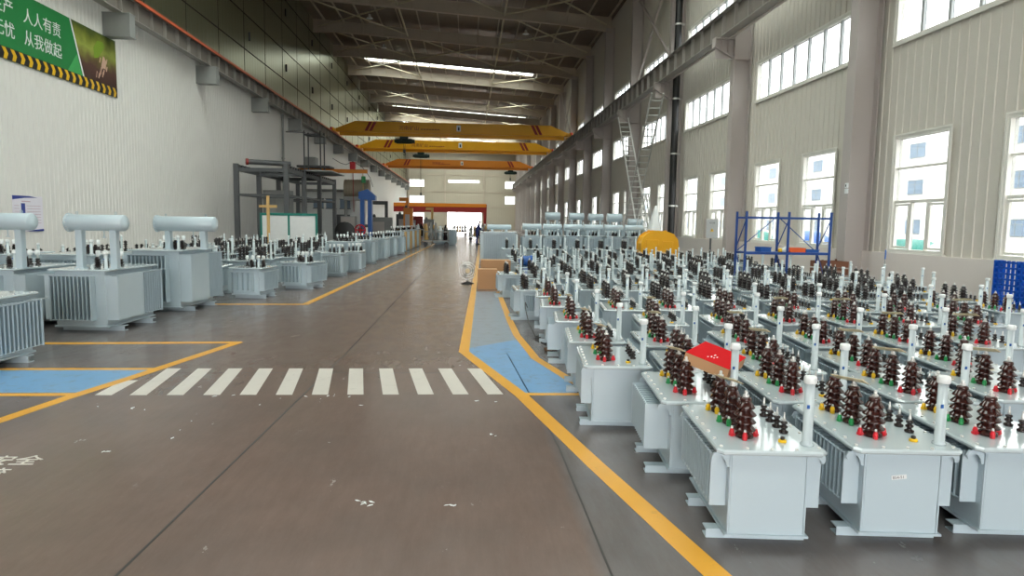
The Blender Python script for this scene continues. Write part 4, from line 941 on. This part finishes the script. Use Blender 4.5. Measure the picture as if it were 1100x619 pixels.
cr = empty('wooden_cross_post', (-9.2,31.9,0)); tag(cr, 'cross shaped timber post standing in front of the teal partition', 'post'); B(M['wood']).box(-.06,.06,-.05,.05,0,2.75).obj('post', cr); B(M['wood']).box(-.4,.4,-.045,.045,2.2,2.32).obj('crosspiece', cr)
def cabinet(nm, loc, sx, sy, sz, m, lab, nd=2, dm='ply'):
    o = empty(nm, loc); tag(o, lab, 'cabinet'); B(M[m]).box(-sx,sx,-sy,sy,.06,sz,.02).box(-sx+.03,sx-.03,-sy+.03,sy-.03,0,.06).obj('body', o)
    for k in range(nd):
        a = -sx+.04+k*(2*sx-.04)/nd; b_ = a+(2*sx-.04)/nd-.04
        d = B(M[dm]).box(a,b_,-sy-.02,-sy,.12,sz-.06).obj('door', o); B(M['black']).box(b_-.08,b_-.05,-sy-.05,-sy-.02,sz*.45,sz*.6).obj('handle', d)
    return o
cabinet('control_cabinet', (-10.8,39.5,0), .75, .4, 3.3, 'mgrey', 'tall grey control cabinet inside the steel platform', 2, 'mgrey')
cabinet('control_cabinet', (-8.35,48.2,0), .52, .35, 1.95, 'mgrey', 'grey-brown cabinet with round gauges beyond the platform', 1, 'steel')
o = empty('office_cabin', (-10.4,55.0,0)); tag(o, 'white walled cabin with window bands behind the steel platform', 'cabin')
B(M['ply']).box(-2.4,1.4,0,5,0,3.9).obj('wall', o); B(M['mgrey']).box(-2.5,1.5,-.15,5.1,3.9,4.1).obj('roof', o)
for a in (-1.9,-.9,.2): w_ = B(M['b_win']).box(a,a+.8,-.04,-.0,2.6,3.3).obj('window', o); B(M['dgrey']).box(a-.05,a+.85,-.06,-.04,3.3,3.36).box(a-.05,a+.85,-.06,-.04,2.54,2.6).obj('frame', w_)
B(M['dgrey']).box(-.2,1.0,-.05,0,0,2.1).obj('door', o)
fn = empty('drum_fan', (-7.6,42.5,0)); tag(fn, 'large round black industrial fan standing inside the platform bay', 'fan')
B(M['black']).lathe([(.55,-.12),(.62,-.1),(.62,.1),(.55,.12),(.5,.1),(.5,-.1)],20,(0,0,.95),'y').obj('drum', fn); B(M['dgrey']).box(-.5,-.4,-.25,.25,0,.95).box(.4,.5,-.25,.25,0,.95).box(-.5,.5,-.25,.25,0,.06).obj('stand', fn)
mb = B(M['mgrey'])
for k in range(5):
    a = k*2*PI/5; mb.prism([(.05*math.cos(a),.95+.05*math.sin(a)),(.46*math.cos(a-.2),.95+.46*math.sin(a-.2)),(.46*math.cos(a+.3),.95+.46*math.sin(a+.3))],-.01,.01,'y')
mb.obj('blade', fn)
# maintenance cage and jib hoist by the crane rail
cg = empty('maintenance_cage', (-11.4,50,0)); tag(cg, 'dark hanging maintenance cage of thin posts under the crane rail', 'cage')
for x in (-.3,.85):
    for y in (-.4,.9): B(M['dgrey']).box(x-.04,x+.04,y-.04,y+.04,5.2,8.0).obj('post', cg)
B(M['dgrey']).box(-.34,.89,-.44,.94,7.7,7.78).box(-.34,.89,-.44,.94,5.15,5.25).obj('floor_frame', cg)
B(M['dgrey']).box(-1.7,-.3,.1,.16,7.9,7.96).box(-1.7,-.3,.1,.16,5.16,5.24).obj('wall_bracket', cg)
jb = empty('jib_crane', (0,52.2,0)); tag(jb, 'orange jib arm with dark platform sticking out from the white wall', 'crane')
B(M['obeam']).box(-13.05,-7.6,-.1,.1,5.22,5.5).obj('arm', jb); B(M['dgrey']).box(-12.6,-10.2,-1.2,.6,5.5,5.66,.02).obj('platform', jb)
B(M['mgrey']).box(-12.1,-11.3,-.8,.1,5.66,6.3,.04).obj('motor_box', jb); B(M['obeam']).box(-11.0,-9.8,-.5,-.2,4.95,5.15).obj('lower_arm', jb)
B(M['red']).box(-8.9,-8.5,-.2,.2,5.5,6.05,.04).obj('trolley', jb)
for x, m, zb in ((-8.7,'dred',2.3),(-7.95,'wood',2.0)): B(M[m]).cyl((x,0,5.25),(x+.05,0,zb),.03,6).obj('chain', jb)
B(M['grn']).box(-8.05,-7.75,-.15,.15,4.5,5.0,.05).obj('hoist_body', jb)
B(M['black']).path([(-10.2,0,6.3),(-9.6,0,5.95),(-9.2,0,5.85),(-8.7,0,6.1),(-8.0,0,5.7),(-7.4,0,4.9),(-7.2,0,4.2)],.02,6).obj('cable', jb)
o = empty('duct_housing', (-8.6,53.6,0)); tag(o, 'beige corrugated duct housing on a slotted frame behind the hanging chains', 'duct')
mb = B(mat('beige_duct', (150,140,122), .5)).cyl((-.95,0,4.1),(.95,0,4.1),.72,20)
for k in range(9): mb.cyl((-.9+k*.22,0,4.1),(-.84+k*.22,0,4.1),.74,20)
mb.obj('duct', o); B(M['mgrey']).box(-1.0,1.0,-.5,.5,3.2,3.5).box(-.95,-.85,-.4,.4,0,3.2).box(.85,.95,-.4,.4,0,3.2).obj('frame', o)
bl = empty('blue_column_press', (-6.75,46,0)); tag(bl, 'tall blue twin column press standing beyond the platform', 'machine')
for x in (-.28,.22): B(M['blue']).box(x-.13,x+.13,-.3,.3,0,3.3,.02).obj('column', bl)
B(M['blue']).prism([(-.5,3.1),(.6,3.0),(.6,3.3),(.1,3.75),(-.5,3.55)][::1], -.4, .4, 'y').obj('head', bl)
B(M['dgrey']).box(-.5,.5,-.5,.5,0,.2).box(-.15,.1,-.2,.2,1.2,1.4).obj('table', bl)
o = empty('red_valve_wheel', (-6.9,44.0,0)); tag(o, 'red round handwheel machine in front of the blue press', 'machine')
B(M['red']).path([(.33*math.cos(a*PI/8),0,1.05+.33*math.sin(a*PI/8)) for a in range(17)],.05,6).cyl((-.3,0,1.05),(.3,0,1.05),.04,6).cyl((0,0,.75),(0,0,1.35),.04,6).obj('wheel', o); B(M['dgrey']).box(-.15,.15,.05,.35,0,1.2,.02).obj('pedestal', o)
# machines further along the wall
GMCH = 'machines along the white wall at the far end'
def machine(x, y, w_, h_, m, lab, arm=None):
    o = empty('workshop_machine', (x,y,0)); tag(o, lab, 'machine', GMCH)
    B(M[m]).box(-w_/2,w_/2,-.5,.5,.1,h_,.05).box(-w_/2-.05,w_/2+.05,-.55,.55,0,.1).obj('body', o)
    B(M['steel']).box(-w_*.3,w_*.2,-.53,-.5,h_*.3,h_*.8,.005).obj('panel', o)
    if arm: B(M[arm]).box(w_*.2,w_*.2+.25,-.2,.2,h_,h_*1.7,.02).box(-w_*.3,w_*.2,-.15,.15,h_*1.55,h_*1.7,.02).obj('arm', o)
    B(M['dgrey']).lathe([(.12,h_),(.14,h_+.1),(.05,h_+.25)],10,(-w_*.25,0,0)).obj('motor', o)
machine(-7.4,58,2.0,1.95,'mgrey','grey boxy machine beyond the blue press, against the white wall','dgrey')
machine(-6.2,66,1.3,2.3,'dgrey','dark machine with upright arm beside the red one','obeam')
machine(-5.9,72,2.4,2.2,'dred','dark red machine housing near the far end of the white wall')
machine(-5.2,60,.8,2.8,'obeam','narrow orange upright machine post beyond the grey boxy one')
machine(-4.4,78,1.2,1.9,'mgrey','grey machine beyond the dark red housing','wood')
# timber braced transformers and trolleys further down the aisle
for i in range(4):
    x, y = -3.62+.08*i, 37.2+2.6*i
    o = big((x-.3,y), 0, 1.0, 1.3, 1.15, .1, 'full', None, True, .1, nf=10, label='tall transformer held in yellow timber battens, %s one along the aisle' % ORD[i], group='timber-battened transformers', side=None)
    for k in (-.4, 0, .4): B(M['wood']).box(.52,.58,k-.05,k+.05,.05,1.1).obj('timber_batten', o)
def clutter(x, y, lab, seed):
    rn = random.Random(seed); o = empty('machine_trolley', (x,y,0)); tag(o, lab, 'trolley', 'loaded trolleys near the far door')
    B(M['mgrey']).box(-.9,.9,-.5,.5,.35,.42).box(-.85,-.78,-.45,.45,.42,1.1).box(.78,.85,-.45,.45,.42,1.1).box(-.8,.8,-.5,-.45,.95,1.02).obj('frame', o)
    for a in (-.7,.7): B(M['black']).cyl((a,-.4,.15),(a,.4,.15),.15,12).obj('wheel', o)
    for k in range(5): B(M[rn.choice(['darkp','white','mgrey','wood'])]).lathe([(.12,.42),(.16,.5),(.1,.8),(.15,.95),(.05,1.2+rn.random()*.4)],10,(-.65+k*.32,rn.uniform(-.2,.2),0)).obj('load', o)
for i, (x, y) in enumerate(((-2.1,45.6),(-3.4,56),(-4.6,63),(1.0,60),(-.9,84),(2.0,76))):
    clutter(x, y, 'low trolley loaded with parts, %s' % ['standing in the aisle past the battened transformers','beside the grey boxy machine','in front of the dark machine','behind the person in blue','close to the far doorway','under the gantry leg side'][i], i)
o = big((-1.6,49), math.radians(-4), 1.6, 1.2, 1.1, .1, 'full', None, True, .1, nf=22, label='dark-finned transformer standing alone in the middle of the aisle near the far door', group='lone transformers', side=None)
# ------------------------------------------------------------------ worker
def person(loc, rz):
    m_b = mat('navy_overalls', (44,58,118), .8); m_s = mat('skin', (186,140,116), .6); m_h = mat('hair', (26,22,20), .6)
    J = [((0,0,.92),.13),((0,.02,1.1),.125),((0,.08,1.3),.15),((0,.14,1.42),.09),((0,.18,1.5),.05),((0,.21,1.57),.075),((0,.23,1.66),.08),
         ((.1,0,.88),.095),((.11,-.02,.5),.062),((.11,0,.1),.045),((.11,.14,.04),.035),((-.1,0,.88),.095),((-.12,.06,.5),.062),((-.13,.0,.1),.045),((-.13,.14,.04),.035),
         ((.19,.12,1.38),.055),((.25,.2,1.12),.042),((.2,.42,1.05),.03),((-.19,.12,1.38),.055),((-.25,.22,1.13),.042),((-.18,.43,1.08),.03),((.19,.49,1.05),.022),((-.17,.5,1.08),.022)]
    Ed = [(0,1),(1,2),(2,3),(3,4),(4,5),(5,6),(0,7),(7,8),(8,9),(9,10),(0,11),(11,12),(12,13),(13,14),(2,15),(15,16),(16,17),(17,21),(2,18),(18,19),(19,20),(20,22)]
    for s_, b_ in ((1,21),(-1,22)):
        base = J[b_][0]
        for k in range(5):
            n0 = len(J); a = (k-2)*.018
            tipp = (base[0]+a*1.4, base[1]+(.07-.006*abs(k-2) if k else .02), base[2]-.03-(.01*k))
            J.append((tipp, .009)); Ed.append((b_, n0))
    me = bpy.data.meshes.new('person'); me.from_pydata([j[0] for j in J], Ed, []); me.update()
    o = bpy.data.objects.new('person', me); COL.objects.link(o)
    sk = o.modifiers.new('skin', 'SKIN'); 
    for i, j in enumerate(J): me.skin_vertices[0].data[i].radius = (j[1], j[1]); 
    me.skin_vertices[0].data[0].use_root = True
    sb = o.modifiers.new('sub', 'SUBSURF'); sb.levels = 2; sb.render_levels = 2
    bpy.context.view_layer.update(); dg = bpy.context.evaluated_depsgraph_get(); nm = bpy.data.meshes.new_from_object(o.evaluated_get(dg)); bpy.data.objects.remove(o)
    nm.materials.clear()
    for q in (m_b, m_s): nm.materials.append(q)
    for p in nm.polygons:
        c = p.center; p.use_smooth = True
        p.material_index = 1 if (c.z > 1.5 or (c.y > .4 and c.z > .9)) else 0
    o = bpy.data.objects.new('person', nm); COL.objects.link(o); o.location = loc; o.rotation_euler.z = rz
    B(m_h).sphere((0,.21,1.69),.088,.098,.08,14).obj('hair', o)
    mb = B(m_s).sphere((0,.315,1.63),.014,.02,.02,8); mb.sphere((.088,.23,1.63),.012,.02,.03,8).sphere((-.088,.23,1.63),.012,.02,.03,8); mb.obj('nose_and_ears', o)
    mb = B(M['black']).sphere((.03,.305,1.655),.009,.006,.006,8).sphere((-.03,.305,1.655),.009,.006,.006,8).mat(M['dred']).box(-.025,.025,.298,.306,1.588,1.596); mb.obj('eyes_and_mouth', o)
    B(M['black']).box(.06,.16,-.06,.2,0,.07,.02).obj('shoe', o); B(M['black']).box(-.18,-.08,-.06,.2,0,.07,.02).obj('shoe', o)
    return o
o = person((.72,50,0), math.radians(-70)); tag(o, 'person in navy blue overalls bending slightly over work at the aisle edge', 'person')
